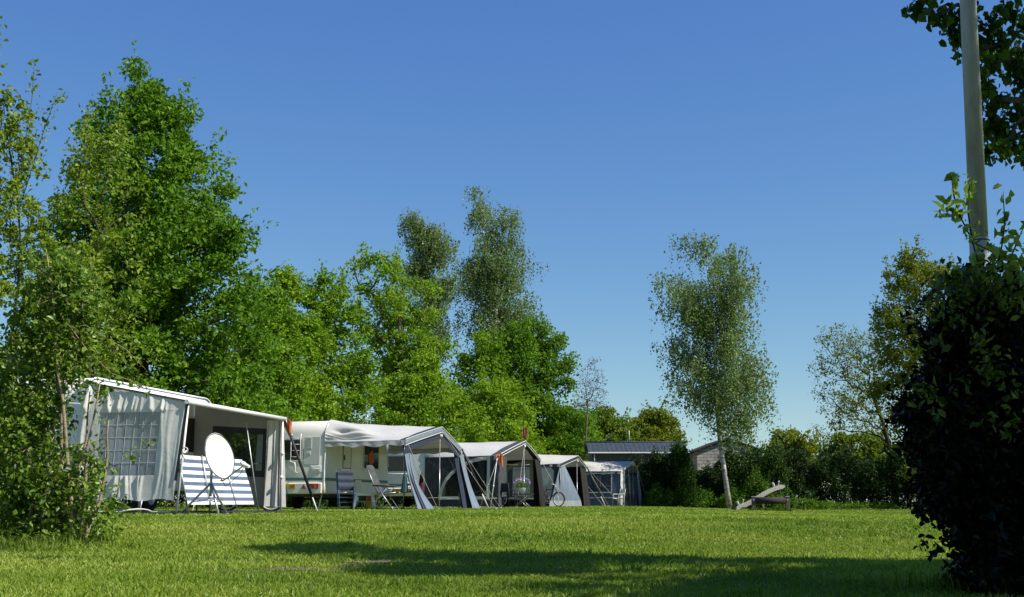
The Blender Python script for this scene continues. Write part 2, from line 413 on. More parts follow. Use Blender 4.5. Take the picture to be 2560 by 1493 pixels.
def tree(name, label, Y, prof, trunk, leaf, mat, bark, n=120, per=120, cr=.55, depth=.8, shell=.45, seed=1, group=None, cat='tree',
         r0=.16, droop=0., strand=0., simple=True, aspect=.62, limb_top=.82, bend=.12, sprigs=.12, up=.35, rmin=.008, flat=.75, jag=.0, boughs=0):
    """prof: rows (py, pxl, pxr) of the crown's outline at distance Y; trunk: px points from the ground up [(px,py),...]"""
    rng = np.random.default_rng(seed)
    bx = xat(trunk[0][0], Y); base = Vector((bx, Y, g(bx, Y)))
    root = empty(name, base, 0, label, cat, group)
    rows = prof_world(prof, Y, base)
    C = crown_points(rows, n, rng, depth, shell)
    if jag: C[:, :2] += rng.normal(size=(n, 2)) * jag
    if boughs:
        # weeping habit: boughs climb from the trunk, arch over and carry the hanging twigs
        tips_ = crown_points(rows, boughs, rng, depth, .30); C = []
        tpx = np.array([[(at(tx, ty, Y) - base).z, (at(tx, ty, Y) - base).x] for tx, ty in trunk]); tpx = tpx[np.argsort(tpx[:, 0])]
        for q in tips_:
            rad_ = np.hypot(q[0] - np.interp(q[2], tpx[:, 0], tpx[:, 1]), q[1]); z0 = max(rows[0, 0] * .7, q[2] - .55 * rad_ - rng.uniform(.3, 1.0)); a0 = np.array([np.interp(z0, tpx[:, 0], tpx[:, 1]), 0, z0])
            for t in np.linspace(.38, 1.0, 5):
                p = a0 + (q - a0) * t + np.array([0, 0, .45 * math.sin(math.pi * t) * min(1, rad_)]) + rng.normal(size=3) * .10
                C.append(p)
        C = np.array(C)
    tp = [(0, 0, -.05)]
    for k, (tx, ty) in enumerate(trunk[1:]):
        p = at(tx, ty, Y) - base; tp.append((p.x, rng.normal() * .08, p.z))
    if len(tp) < 3: tp.insert(1, tuple((np.array(tp[0]) + np.array(tp[1])) / 2 + np.array([rng.normal() * .05, 0, 0])))
    mb = MB()
    tips, par = skeleton(mb, C, tp, r0, rng, rmin, bend=bend)
    tr = mb.build('trunk', bark, root)
    k = per
    nl = len(tips) * k
    cen = np.repeat(tips, k, 0)
    if strand:
        # hanging twigs: leaves strung along falling lines
        ns = max(3, k // 14); per_s = k // ns
        so = rng.normal(size=(len(tips) * ns, 3)) * np.array([cr, cr, cr * .45])
        st = np.repeat(tips, ns, 0) + so
        ln = strand * (.4 + .9 * rng.random(len(st)))
        tt = rng.random((len(st), per_s))
        sway = rng.normal(size=(len(st), 2)) * .18
        pts = st[:, None, :] + np.stack([sway[:, :1] * tt * ln[:, None], sway[:, 1:] * tt * ln[:, None], -tt * ln[:, None]], 2) + rng.normal(size=(len(st), per_s, 3)) * .07
        pts = pts.reshape(-1, 3); outv = None
    else:
        szc = np.repeat(cr * (.55 + .9 * rng.random(len(tips))), k)[:, None]
        d = unit(rng.normal(size=(nl, 3))) * (rng.random(nl) ** .45)[:, None]
        d[:, 2] *= flat
        pts = cen + d * szc
        outv = unit(d) 
        if sprigs:
            # stray shoots sticking out of the crown
            m_ = int(len(tips) * sprigs * 3) + 1; s_i = rng.integers(0, len(tips), m_)
            ctr = np.array([(rows[:, 1].mean() + rows[:, 2].mean()) / 2, 0, rows[:, 0].mean()])
            dr = unit(tips[s_i] - ctr + rng.normal(size=(m_, 3)) * .6 * cr); dr[:, 2] += .5; dr = unit(dr)
            q = 16
            tt = np.linspace(.5, 1.7, q)[None, :, None] * cr
            sp = tips[s_i][:, None, :] + dr[:, None, :] * tt + rng.normal(size=(m_, q, 3)) * leaf * .5
            pts = np.vstack([pts, sp.reshape(-1, 3)]); outv = np.vstack([outv, np.repeat(dr, q, 0)])
    pts = pts[pts[:, 2] > .03]
    if outv is not None: outv = outv[:len(pts)]
    tint = np.clip(rng.normal(.5, .22, len(pts)), 0, 1)
    leaf_mesh('crown', pts, leaf, mat, root, rng, aspect, outv, droop, up, simple, tint=tint)
    return root

MD, ML, MM = M['maple_dark'], M['maple_light'], M['maple_mid']
GT = 'trees behind the caravans'
tree('maple_tree', 'tall dense dark green maple towering behind the nearest white caravan', 37,
     [(172,322,375),(235,240,440),(330,210,490),(420,185,545),(540,150,610),(640,130,635),(760,115,665),(900,95,690),(1050,95,690),(1200,110,660)],
     [(360,1280),(358,1000),(352,700),(350,400),(350,240)], .165, MD, M['bark'], n=420, per=220, cr=.66, seed=3, group=GT, r0=.24, shell=.5)
tree('hornbeam_tree', 'yellow green leafy tree in front of the tall dark maple, left of its crown', 31,
     [(285,215,275),(400,160,315),(520,140,345),(640,120,350),(780,90,350),(900,60,340),(1040,40,320),(1150,40,300)],
     [(210,1290),(215,1000),(225,760),(230,640)], .125, M['yellow_leaf'], M['bark'], n=120, per=70, cr=.5, seed=4, group=GT, r0=.10, sprigs=.25)
tree('maple_tree', 'bright green maple tucked against the right foot of the tall dark maple', 47,
     [(730,640,690),(800,605,735),(950,560,770),(1080,560,790),(1200,570,780)], [(675,1275),(672,1000),(668,800)], .165, MM, M['bark'], n=162, per=212, cr=.58, seed=5, group=GT, r0=.12)
tree('maple_tree', 'slender light green maple with a narrow spire top above the second caravan', 50,
     [(675,690,718),(740,672,765),(820,650,800),(920,620,830),(1020,610,850),(1200,610,850)], [(720,1275),(715,1000),(706,720)], .165, ML, M['bark'], n=150, per=187, cr=.52, seed=6, group=GT, r0=.12, sprigs=.3)
tree('maple_tree', 'light green maple with a ragged broad top, left of the olive open crowned maple', 52,
     [(690,795,845),(745,755,885),(850,745,925),(960,760,955),(1080,770,960),(1200,770,960)], [(835,1275),(830,1000),(822,760)], .165, MM, M['bark'], n=150, per=150, cr=.5, seed=7, group=GT, r0=.12, sprigs=.3)
tree('maple_tree', 'open crowned olive green maple with bare limbs showing, just left of the birches', 60,
     [(640,885,955),(660,880,1010),(730,895,1090),(810,905,1115),(900,925,1135),(1000,940,1145)], [(985,1272),(990,1060),(1000,930),(1000,740)], .175, ML, M['bark'], n=150, per=93, cr=.55, seed=8, group=GT, r0=.2, sprigs=.3, shell=.6)
tree('maple_tree', 'low bright lime green maple spreading above the second awning roof', 58,
     [(890,1020,1085),(950,955,1150),(1020,905,1200),(1090,900,1225),(1220,900,1225)], [(1060,1272),(1060,1080),(1058,960)], .165, ML, M['bark'], n=212, per=187, cr=.56, seed=9, group=GT, r0=.13)
tree('maple_tree', 'low bright green maple above the third awning, right of the lime green one', 64,
     [(950,1205,1270),(1010,1170,1310),(1080,1150,1350),(1200,1150,1360)], [(1250,1272),(1250,1100),(1245,1000)], .17, ML, M['bark'], n=150, per=175, cr=.56, seed=10, group=GT, r0=.13)
tree('maple_tree', 'mid green rounded maple standing below the two birches', 67,
     [(838,1165,1240),(900,1140,1265),(1000,1130,1300),(1120,1130,1310),(1220,1130,1310)], [(1205,1272),(1205,1060),(1203,900)], .175, MM, M['bark'], n=132, per=180, cr=.62, seed=11, group=GT, r0=.14)
tree('maple_tree', 'dense dark rounded maple at the right end of the row, below the right birch', 70,
     [(805,1285,1335),(850,1230,1405),(920,1190,1430),(1000,1200,1435),(1080,1210,1440),(1220,1220,1440)], [(1330,1272),(1325,1090),(1320,900)], .18, MD, M['bark'], n=250, per=212, cr=.68, seed=12, group=GT, r0=.17)
tree('maple_tree', 'small light green maple behind the fourth awning roof', 70,
     [(1060,1330,1390),(1110,1310,1420),(1180,1310,1430),(1230,1310,1430)], [(1365,1270),(1365,1160),(1362,1090)], .165, ML, M['bark'], n=75, per=137, cr=.52, seed=13, group=GT, r0=.1)
GB = 'pair of birches behind the maples'
tree('birch_tree', 'left and shorter of the two grey green birches behind the maples', 80,
     [(482,1042,1082),(530,1008,1112),(640,1012,1140),(760,1015,1150),(860,1030,1150)], [(1075,1270),(1078,1000),(1072,750),(1062,560)], .155, M['birch_leaf'], M['birch_bark'], n=58, boughs=50, per=112, cr=.36, strand=1.25, seed=14, group=GB, r0=.13, droop=.8)
tree('birch_tree', 'right and taller grey green birch with a pale trunk behind the maples', 82,
     [(462,1172,1225),(525,1155,1295),(630,1140,1325),(720,1135,1345),(790,1140,1372),(850,1170,1345)], [(1238,1270),(1240,1000),(1238,760),(1205,560)], .155, M['birch_leaf'], M['birch_bark'], n=86, boughs=72, per=112, cr=.38, strand=1.5, seed=15, group=GB, r0=.16, droop=.8)
tree('bare_tree', 'small nearly leafless brown twigged tree right of the maple row', 82,
     [(895,1472,1495),(950,1440,1515),(1020,1425,1520)], [(1462,1270),(1464,1110),(1470,1000)], .10, M['red_leaf'], M['bark_grey'], n=240, per=5, cr=.3, seed=16, r0=.055, sprigs=0, rmin=.008)
GF = 'distant trees on the skyline'
FL, OL = M['far_leaf'], M['olive_leaf']
tree('oak_tree', 'distant olive green tree behind the left end of the tiled chalet roof', 100,
     [(1030,1470,1530),(1070,1420,1570),(1120,1400,1580),(1220,1400,1580)], [(1490,1270),(1490,1150),(1490,1080)], .27, FL, M['bark'], n=190, per=190, cr=.85, seed=17, group=GF, r0=.2)
tree('oak_tree', 'distant rounded yellow olive tree behind the right end of the tiled chalet roof', 103,
     [(1036,1600,1655),(1065,1570,1690),(1110,1560,1700),(1220,1560,1700)], [(1630,1270),(1630,1150),(1630,1080)], .27, OL, M['bark'], n=190, per=190, cr=.85, seed=18, group=GF, r0=.2)
tree('oak_tree', 'dark green tree filling the gap between the maple row and the chalet roof', 88,
     [(1020,1400,1450),(1060,1380,1490),(1120,1370,1500),(1230,1370,1480)], [(1430,1270),(1430,1150),(1430,1060)], .17, MM, M['bark'], n=140, per=170, cr=.75, seed=19, group=GF, r0=.16)
tree('oak_tree', 'distant olive tree with a rounded top right of the block walled house', 95,
     [(1082,1955,1995),(1105,1920,2030),(1140,1905,2045),(1220,1905,2045)], [(1975,1270),(1975,1180),(1975,1120)], .26, OL, M['bark'], n=110, per=160, cr=.75, seed=20, group=GF, r0=.15)
tree('bare_tree', 'pale thin bare tree on the skyline between two olive green trees', 112,
     [(1062,2030,2070),(1085,2016,2084),(1130,2020,2080)], [(2050,1270),(2050,1170),(2050,1110)], .13, M['red_leaf'], M['bark_grey'], n=90, per=6, cr=.5, seed=21, group=GF, r0=.12, sprigs=0, rmin=.018)
tree('oak_tree', 'low mid green tree on the skyline left of the leaning tree trunk', 86,
     [(1092,2085,2190),(1125,2060,2240),(1170,2050,2260),(1230,2050,2260)], [(2150,1270),(2150,1190),(2150,1130)], .24, FL, M['bark'], n=130, per=150, cr=.7, seed=22, group=GF, r0=.13)
tree('birch_tree', 'tall lone birch with drooping twigs in front of the block walled house', 69,
     [(560,1740,1795),(595,1690,1862),(650,1612,1900),(715,1635,1908),(785,1665,1900),(845,1650,1882),(895,1640,1965),(955,1665,1980),(1010,1690,1950),(1060,1720,1900)],
     [(1822,1260),(1812,1190),(1800,1100),(1790,980),(1788,850),(1775,720),(1760,620)], .15, M['birch_leaf'], M['birch_bark'], n=96, boughs=66, per=140, cr=.32, strand=1.6, seed=23, r0=.135, droop=.8, shell=.6)
tree('leaning_tree', 'thinly leaved tree leaning left with dark curved limbs, left of the dark bush', 76.5,
     [(815,2060,2140),(860,2030,2200),(950,2030,2225),(1030,2045,2225),(1085,2080,2210)], [(2240,1268),(2232,1190),(2222,1110),(2205,1050),(2180,985)], .145, M['olive_leaf'], M['twig'], n=520, per=13, cr=.42, seed=24, r0=.15, sprigs=0, rmin=.0115, shell=.6, bend=.25)
tree('poplar_tree', 'tall yellow green sparse tree rising behind the dark bush and the lamp post', 62,
     [(635,2235,2300),(690,2205,2420),(800,2165,2430),(900,2165,2440),(1000,2185,2440),(1100,2230,2440),(1200,2250,2440)], [(2340,1268),(2335,1000),(2325,760)], .165, M['olive_leaf'], M['bark_grey'], n=330, per=95, cr=.55, seed=25, r0=.2, sprigs=.3, shell=.6)
tree('copper_tree', 'thin reddish brown twigged tree at the right edge behind the lamp post', 48,
     [(655,2520,2560),(700,2490,2640),(800,2480,2680),(1000,2480,2700)], [(2600,1268),(2595,1000),(2590,760)], .10, M['red_leaf'], M['bark'], n=110, per=26, cr=.4, seed=26, r0=.1, sprigs=.1)
# trees just past the right edge of the view: their shade lies over the far hedge
for k, (px, Y, h, s) in enumerate(((2700, 60, 640, 31), (2870, 66, 600, 32), (2620, 70, 700, 33))):
    tree('poplar_tree', ('tall shade tree beyond the right edge, nearest of three', 'tall shade tree beyond the right edge, rightmost of three', 'tall shade tree beyond the right edge, farthest of three')[k], Y,
         [(h, px - 40, px + 40), (h + 120, px - 130, px + 130), (h + 320, px - 170, px + 170), (1220, px - 130, px + 130)], [(px, 1268), (px, 1000), (px, h + 160)], .24, MD, M['bark'], n=120, per=70, cr=.8, seed=s, group='shade trees along the right', r0=.2)

# ---------------------------------------------------------------- far hedge and undergrowth
def hedge(name, label, prof_top, y0, y1, leaf, mat, nleaf, seed, cat='hedge', stems=40, group=None, bottom=.02):
    """prof_top: (px, py of top) along the hedge at distance y0; thickness to y1"""
    rng = np.random.default_rng(seed)
    xs = np.array([xat(p, y0) for p, _ in prof_top]); zs = np.array([at(p, q, y0).z for p, q in prof_top])
    cx = float((xs[0] + xs[-1]) / 2); base = Vector((cx, (y0 + y1) / 2, g(cx, (y0 + y1) / 2)))
    root = empty(name, base, 0, label, cat, group)
    n = nleaf
    x = rng.uniform(xs[0], xs[-1], n); top = np.interp(x, xs, zs) - base.z
    top = top * (1 + .10 * np.sin(x * 1.7 + seed) + .09 * np.sin(x * 4.3 + 2) + .07 * np.sin(x * 9.7) + .10 * np.abs(rng.normal(size=n)) * (rng.random(n) < .25))
    z = bottom + (top - bottom) * rng.random(n) ** .85
    dep = (y1 - y0)
    # lumpy front: pushed in and out
    yy = -dep / 2 + dep * rng.random(n) ** 1.6
    yy += .28 * np.sin(x * 2.7 + z * 1.9) + .18 * np.sin(x * 6.1 - z * 3.3) + .25 * (z / np.maximum(top, .2)) ** 2
    P = np.stack([x - cx, yy, z], 1)
    P += rng.normal(size=P.shape) * .05
    P = P[P[:, 2] > .01]
    leaf_mesh('foliage', P, leaf, mat, root, rng, .6, None, .1, .3, True)
    mb = MB()
    for k in range(stems):
        sx = rng.uniform(xs[0], xs[-1]) - cx; h = float(np.interp(sx + cx, xs, zs) - base.z) * rng.uniform(.5, .9); sy = rng.uniform(-.1, dep / 2 * .6)
        mb.tube([(sx, sy, -.05), (sx + rng.normal() * .1, sy, h * .5), (sx + rng.normal() * .3, sy + .1, h)], [.035, .025, .012], 5)
    if stems: mb.build('stems', M['twig'], root)
    return root
HL = M['hedge_leaf']
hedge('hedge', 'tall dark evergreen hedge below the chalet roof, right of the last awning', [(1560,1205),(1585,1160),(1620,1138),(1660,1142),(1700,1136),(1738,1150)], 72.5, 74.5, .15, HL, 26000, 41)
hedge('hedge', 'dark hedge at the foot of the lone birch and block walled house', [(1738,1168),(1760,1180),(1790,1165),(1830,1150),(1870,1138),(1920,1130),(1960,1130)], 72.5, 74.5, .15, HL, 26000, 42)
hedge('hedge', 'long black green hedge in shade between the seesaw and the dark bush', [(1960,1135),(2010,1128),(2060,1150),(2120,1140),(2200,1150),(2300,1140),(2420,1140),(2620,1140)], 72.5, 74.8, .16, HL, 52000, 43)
hedge('young_tree', 'slim dark green bush rising between the chalet and the block walled house', [(1690,1130),(1705,1098),(1722,1118),(1742,1160)], 72, 73.2, .14, M['bush_leaf'], 4200, 44, cat='bush', stems=0)
hedge('bush', 'green leafy bush growing in front of the block walled house, right of the birch trunk', [(1820,1190),(1850,1140),(1885,1120),(1920,1128),(1955,1140),(1975,1180)], 71.6, 73, .13, M['bush_leaf'], 6500, 45, cat='bush', stems=0)
# bright weeds along the hedge foot
for k, (pr, Yw, lab, s) in enumerate((
        ([(1605,1250),(1618,1235),(1640,1215),(1680,1222),(1720,1212),(1770,1228),(1800,1245)], 71.4, 'bright green nettle patch at the hedge foot right of the last awning', 51),
        ([(1800,1240),(1850,1215),(1880,1180),(1910,1200),(1935,1240)], 71.2, 'mid green weed clump at the hedge foot behind the seesaw plank', 52),
        ([(1930,1252),(1975,1215),(2000,1245),(2060,1256),(2150,1258),(2240,1260)], 71.0, 'low weeds along the foot of the black green hedge', 53))):
    hedge('weed_patch', lab, pr, Yw, Yw + .9, .12, M['weed_leaf'], 2600, s, cat='weeds', stems=0, group='weeds along the hedge foot')
# dense growth filling the ground behind the awnings
hedge('hedge', 'leafy understorey hedge growing behind the row of caravans and awnings', [(560,1120),(700,1110),(900,1105),(1100,1110),(1300,1130),(1480,1150),(1580,1180)], 78, 80, .16, M['maple_mid'], 30000, 46)

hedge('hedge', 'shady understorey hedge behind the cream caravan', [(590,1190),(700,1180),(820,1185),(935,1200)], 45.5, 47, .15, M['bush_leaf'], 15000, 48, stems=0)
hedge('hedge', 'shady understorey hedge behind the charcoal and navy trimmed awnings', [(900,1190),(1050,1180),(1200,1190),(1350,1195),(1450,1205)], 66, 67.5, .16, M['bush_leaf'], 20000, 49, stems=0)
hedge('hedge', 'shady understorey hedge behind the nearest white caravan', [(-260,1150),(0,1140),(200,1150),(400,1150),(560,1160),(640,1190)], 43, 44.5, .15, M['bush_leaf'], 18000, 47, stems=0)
# ---------------------------------------------------------------- near shrubs on the left
def stems_tree(name, label, cat, Y, prof, stems, leaf, mat, bark, n, per, cr, seed, extra=(), rmin=.003, r0=.02, depth=.7, aspect=.66, jitter=.0):
    """multi-stemmed shrub: stems = list of px polylines from the ground up"""
    rng = np.random.default_rng(seed)
    bx = xat(stems[0][0][0], Y); base = Vector((bx, Y, g(bx, Y)))
    root = empty(name, base, 0, label, cat)
    rows = prof_world(prof, Y, base)
    C = crown_points(rows, n, rng, depth, .55)
    mb = MB(); all_base = []
    for st in stems:
        pts = []; dy = rng.normal() * .12
        for (tx, ty) in st:
            p = at(tx, ty, Y) - base; pts.append(np.array((p.x, dy + rng.normal() * .05, max(p.z, -.04) if len(pts) else -.04)))
        L = [np.array(p) for p in pts]
        fine = []
        for a, b in zip(L[:-1], L[1:]):
            for t in (0, .5): fine.append(a + (b - a) * t + rng.normal(size=3) * .012)
        fine.append(L[-1])
        rs = [r0 * (1 - .75 * i / (len(fine) - 1)) for i in range(len(fine))]
        sm_ = MB(); sm_.tube(fine, rs, 7); sm_.build('stem', bark, root); all_base += fine
    B = np.array(all_base)
    tips = [];
    order = np.argsort([np.min(np.linalg.norm(B - c, axis=1)) for c in C])
    nodes_ = B[B[:, 2] > .15]
    for i in order:
        c = C[i]; d = np.linalg.norm(nodes_ - c, axis=1) + np.where(nodes_[:, 2] > c[2], .8 * (nodes_[:, 2] - c[2]), 0)
        j = int(np.argmin(d)); a = nodes_[j]
        mid = (a + c) / 2 + rng.normal(size=3) * .05
        mb.tube([a, mid, c], [max(rmin, .35 * r0 * .6), rmin * 1.3, rmin], 4, cap=False)
        nodes_ = np.vstack([nodes_, mid, c]); tips.append(c)
    pts, outs = [], []
    T = np.array(tips)
    k = per
    d = unit(rng.normal(size=(len(T) * k, 3))) * (rng.random(len(T) * k) ** .6)[:, None]
    pts.append(np.repeat(T, k, 0) + d * np.repeat(cr * (.5 + rng.random(len(T))), k)[:, None]); outs.append(unit(d))
    for (poly, wid, cnt) in extra:      # leafy sprays: px polyline with leaves along it
        P = [np.array(at(a, b, Y) - base) for a, b in poly]
        dy = rng.uniform(-.35, .1)
        for p in P: p[1] += dy
        tw_ = MB(); tw_.tube([Vector(p) for p in P], [.006, *([.004] * (len(P) - 2)), .002], 5); tw_.build('twig', bark, root)
        tt = rng.random(cnt) * (len(P) - 1); i0 = np.minimum(tt.astype(int), len(P) - 2); fr = (tt - i0)[:, None]
        PP = np.array(P); q = PP[i0] * (1 - fr) + PP[i0 + 1] * fr + rng.normal(size=(cnt, 3)) * wid
        pts.append(q); outs.append(unit(rng.normal(size=(cnt, 3))))
    mb.build('twigs', bark, root)
    P = np.vstack(pts); O = np.vstack(outs); ok = P[:, 2] > .02; P, O = P[ok], O[ok]
    leaf_mesh('foliage', P, leaf, mat, root, rng, aspect, O, .25, .4, False, fold=.12)
    return root
stems_tree('sapling', 'tall thin yellow green sapling with upright feathery shoots at the left edge', 'tree', 14.5,
     [(250,-60,60),(400,-90,140),(560,-100,170),(720,-100,200),(880,-100,200),(1000,-100,180),(1150,-60,150)],
     [[(40,1330),(45,1100),(50,800),(30,500),(10,300)], [(90,1330),(95,1050),(105,800),(98,640)], [(-20,1330),(-20,900),(-40,500)], [(0,1330),(20,1000),(50,700),(70,560)]],
     .062, M['yellow_leaf'], M['bark'], 190, 46, .15, 61, r0=.03,
     extra=[([(30,560),(70,420),(95,250),(100,160)], .05, 90), ([(60,520),(110,360),(140,270),(165,240)], .05, 90), ([(-10,400),(0,200),(4,110),(8,50)], .05, 80), ([(20,600),(60,430),(50,300)], .06, 90), ([(0,480),(20,330),(35,240)], .05, 90), ([(90,640),(140,520),(190,470)], .06, 90)])
stems_tree('shrub', 'tangled leafy shrub with many bare upright stems in front of the nearest caravan', 'shrub', 12.0,
     [(640,60,200),(760,40,260),(880,0,250),(960,-20,180),(1030,-40,170),(1120,-50,230),(1200,-40,250),(1270,-20,240),(1310,0,240)],
     [[(195,1340),(190,1150),(172,1000),(160,860),(150,760),(140,640)], [(205,1335),(225,1200),(245,1060),(262,960)], [(170,1335),(165,1200),(150,1050),(130,900),(100,780)], [(150,1335),(160,1180),(168,1040),(178,920)],
      [(120,1335),(128,1230),(140,1120),(150,1000)], [(215,1338),(240,1250),(262,1130),(268,1050)], [(80,1335),(90,1200),(70,1050),(60,900)], [(185,1338),(195,1230),(215,1100),(228,980)], [(40,1335),(30,1150),(20,1000),(0,850)]],
     .056, M['hawthorn_leaf'], M['bark_pale'], 390, 32, .14, 62, r0=.023,
     extra=[([(180,800),(240,880),(300,940),(350,960),(395,985)], .055, 60), ([(200,950),(250,970),(275,985)], .05, 60), ([(230,960),(262,1010),(250,1070)], .05, 45), ([(250,1190),(320,1160),(370,1130),(412,1110)], .035, 34),
            ([(215,1220),(265,1230),(310,1245)], .06, 80), ([(205,1280),(260,1280),(300,1265)], .06, 80), ([(220,1150),(255,1130),(275,1105)], .04, 30), ([(150,840),(230,820),(330,880),(380,930)], .06, 60)])
stems_tree('shrub', 'dark leafy undershrub filling the corner beside the bare stemmed shrub', 'shrub', 13.2,
     [(1000,-60,60),(1080,-80,120),(1180,-80,150),(1280,-80,130),(1320,-60,120)],
     [[(20,1330),(20,1150)], [(70,1330),(80,1150)], [(-30,1330),(-20,1130)], [(110,1330),(110,1200)]],
     .065, M['hawthorn_leaf'], M['bark'], 115, 36, .16, 63, r0=.015)

hedge('weed_patch', 'leafy green weeds round the foot of the bare stemmed shrub', [(-60,1262),(40,1258),(110,1278),(160,1300),(195,1322)], 11.6, 12.9, .055, M['hawthorn_leaf'], 2600, 54, cat='weeds', stems=0, group='weeds')
# ---------------------------------------------------------------- the dark bush, the lamp post and the overhanging tree on the right
def near_bush():
    rng = np.random.default_rng(71); Y = 6.0
    bx = xat(2470, Y); base = Vector((bx, Y, g(bx, Y)))
    root = empty('evergreen_bush', base, 0, 'big nearly black evergreen bush with glossy leaves in the right corner', 'bush')
    rows = prof_world([(705,2415,2470),(740,2392,2540),(800,2368,2640),(880,2335,2700),(970,2290,2720),(1060,2275,2720),(1150,2305,2720),(1250,2320,2720),(1300,2430,2720),(1390,2450,2700)], Y, base)
    C = crown_points(rows, 560, rng, .55, .5) + rng.normal(size=(560, 3)) * np.array([.045, .05, .045])
    mb = MB()
    t0 = np.array(at(2450, 1400, Y) - base); 
    skeleton(mb, C, [(-.05, 0, -.05), (-.03, 0, .3), (0.02, .02, .75), (0.05, 0, 1.2)], .045, rng, .003)
    mb.build('stems', M['twig'], root)
    k = 60; d = unit(rng.normal(size=(len(C) * k, 3))) * (rng.random(len(C) * k) ** .5)[:, None]
    P = np.repeat(C, k, 0) + d * .125; O = unit(d)
    ex = []
    # low sprays reaching left over the grass
    for poly, wid, cnt in (([(2440,1385),(2380,1388),(2320,1375),(2300,1340)], .025, 34), ([(2440,1300),(2400,1330),(2390,1370)], .03, 60), ([(2400,1270),(2350,1285),(2312,1290)], .022, 26), ([(2440,1260),(2390,1300),(2370,1340)], .04, 70), ([(2520,1280),(2530,1340),(2540,1400)], .04, 50)):
        PP = np.array([np.array(at(a, b, Y) - base) for a, b in poly]); tt = rng.random(cnt) * (len(PP) - 1); i0 = np.minimum(tt.astype(int), len(PP) - 2); fr = (tt - i0)[:, None]
        ex.append(PP[i0] * (1 - fr) + PP[i0 + 1] * fr + rng.normal(size=(cnt, 3)) * wid)
    ctr = np.array([at(2520, 1050, Y).x - base.x, 0, .85])
    edge = C[np.argsort(-np.linalg.norm((C - ctr) * np.array([1, .4, .8]), axis=1))[:200]]; edge = edge[edge[:, 2] < 1.32]
    tw = MB()
    for c in edge:
        d = (c - ctr) + rng.normal(size=3) * .25; d[1] *= .5; d = d / np.linalg.norm(d); d[2] += .15; q = rng.uniform(.07, .19); m_ = int(q * 110)
        tt = rng.random((m_, 1)); ex.append(c + d * q * tt + rng.normal(size=(m_, 3)) * .018); tw.tube([c - d * .1, c + d * q], [.004, .002], 4)
    tw.build('twigs', M['twig'], root)
    low = np.stack([rng.uniform(-.16, .8, 5200), rng.normal(.02, .22, 5200), .01 + .6 * rng.random(5200) ** 1.5], 1); ex.append(low)
    E = np.vstack(ex); P = np.vstack([P, E]); O = np.vstack([O, unit(rng.normal(size=E.shape))])
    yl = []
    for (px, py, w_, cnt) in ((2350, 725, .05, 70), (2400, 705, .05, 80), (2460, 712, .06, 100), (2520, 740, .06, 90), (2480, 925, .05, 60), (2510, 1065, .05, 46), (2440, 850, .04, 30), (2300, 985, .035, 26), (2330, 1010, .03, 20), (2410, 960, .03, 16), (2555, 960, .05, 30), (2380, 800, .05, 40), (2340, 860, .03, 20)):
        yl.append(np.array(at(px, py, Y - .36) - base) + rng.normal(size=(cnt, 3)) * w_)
    YL = np.vstack(yl); leaf_mesh('sunlit_leaves', YL, .044, M['sunlit_holly'], root, rng, .55, unit(rng.normal(size=YL.shape)), -.2, .3, False)  # lighter leaves at the sunlit spots, the sun put into their colour
    ok = P[:, 2] > .02
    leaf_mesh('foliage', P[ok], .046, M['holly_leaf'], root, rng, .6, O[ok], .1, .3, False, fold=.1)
    # fresh pale shoots at the top and on the sunny side
    for poly, wid, cnt in (([(2455,690),(2430,600),(2400,540),(2370,520),(2345,528)], .022, 34), ([(2400,545),(2385,490),(2378,440)], .018, 20), ([(2430,600),(2420,530),(2425,440)], .02, 24), ([(2440,610),(2480,630),(2530,680),(2560,700)], .025, 34),
                           ([(2500,650),(2512,560),(2508,480)], .018, 22), ([(2520,660),(2545,600),(2562,560)], .02, 22), ([(2470,690),(2500,640),(2560,655)], .02, 20), ([(2420,700),(2400,690),(2380,700)], .03, 30), ([(2460,715),(2440,690),(2430,680)], .03, 30), ([(2510,730),(2540,715),(2560,730)], .03, 24)):
        PP = np.array([np.array(at(a, b, Y - .3) - base) for a, b in poly]); sh = MB(); sh.tube([Vector(p) for p in PP], [.004] * (len(PP) - 1) + [.0015], 5); st_ = sh.build('shoot', M['twig'], root)
        tt = rng.random(cnt) * (len(PP) - 1); i0 = np.minimum(tt.astype(int), len(PP) - 2); fr = (tt - i0)[:, None]
        LP = PP[i0] * (1 - fr) + PP[i0 + 1] * fr + rng.normal(size=(cnt, 3)) * wid
        leaf_mesh('leaves', LP, .058, M['shoot_leaf'], st_, rng, .5, None, -.5, .2, False)
near_bush()
def lamp_post():
    Y = 7.3; p0 = at(2452, 690, Y); p1 = at(2420, 0, Y)
    x0, x1 = p0.x, p1.x; k = (x1 - x0) / (p1.z - p0.z)
    xb = x0 - k * (p0.z - g(x0, Y)); z0 = g(xb, Y)
    H = 6.5; root = empty('lamp_post', (xb, Y, z0), 0, 'grey galvanised lamp post standing in the dark bush at the right', 'lamp post')
    r = .055
    mb = MB(); zj = at(2445, 598, Y).z - z0
    mb.tube([(0, 0, -.1), (k * .9, 0, .9), (k * zj, 0, zj)], [r * 1.08] * 3, 24, cap=False); 
    mb.tube([(k * zj, 0, zj), (k * (zj + .004), 0, zj + .004)], [r * 1.08, r], 24, cap=False)
    mb.tube([(k * (zj + .004), 0, zj + .004), (k * H, 0, H)], [r, r * .78], 24)
    mb.build('pole', M['zinc'], root)
    a = MB(); a.tube([(k * H, 0, H - .05), (k * H - .1, 0, H + .12), (k * H - .6, 0, H + .2)], .03, 10); a.build('arm', M['zinc'], root)
    h = MB(); h.lathe([(0, .06), (.07, .055), (.11, .02), (.12, -.02), (.1, -.05), (0, -.06)], (k * H - .8, 0, H + .2), 14, Matrix.Diagonal((2.1, 1, 1))); h.build('lamp_head', M['zinc'], root)
    b = MB(); b.torus((k * zj * .995, 0, zj - .012), r * 1.09, .004, None, 28, 5); b.build('collar', M['black_trim'], root)
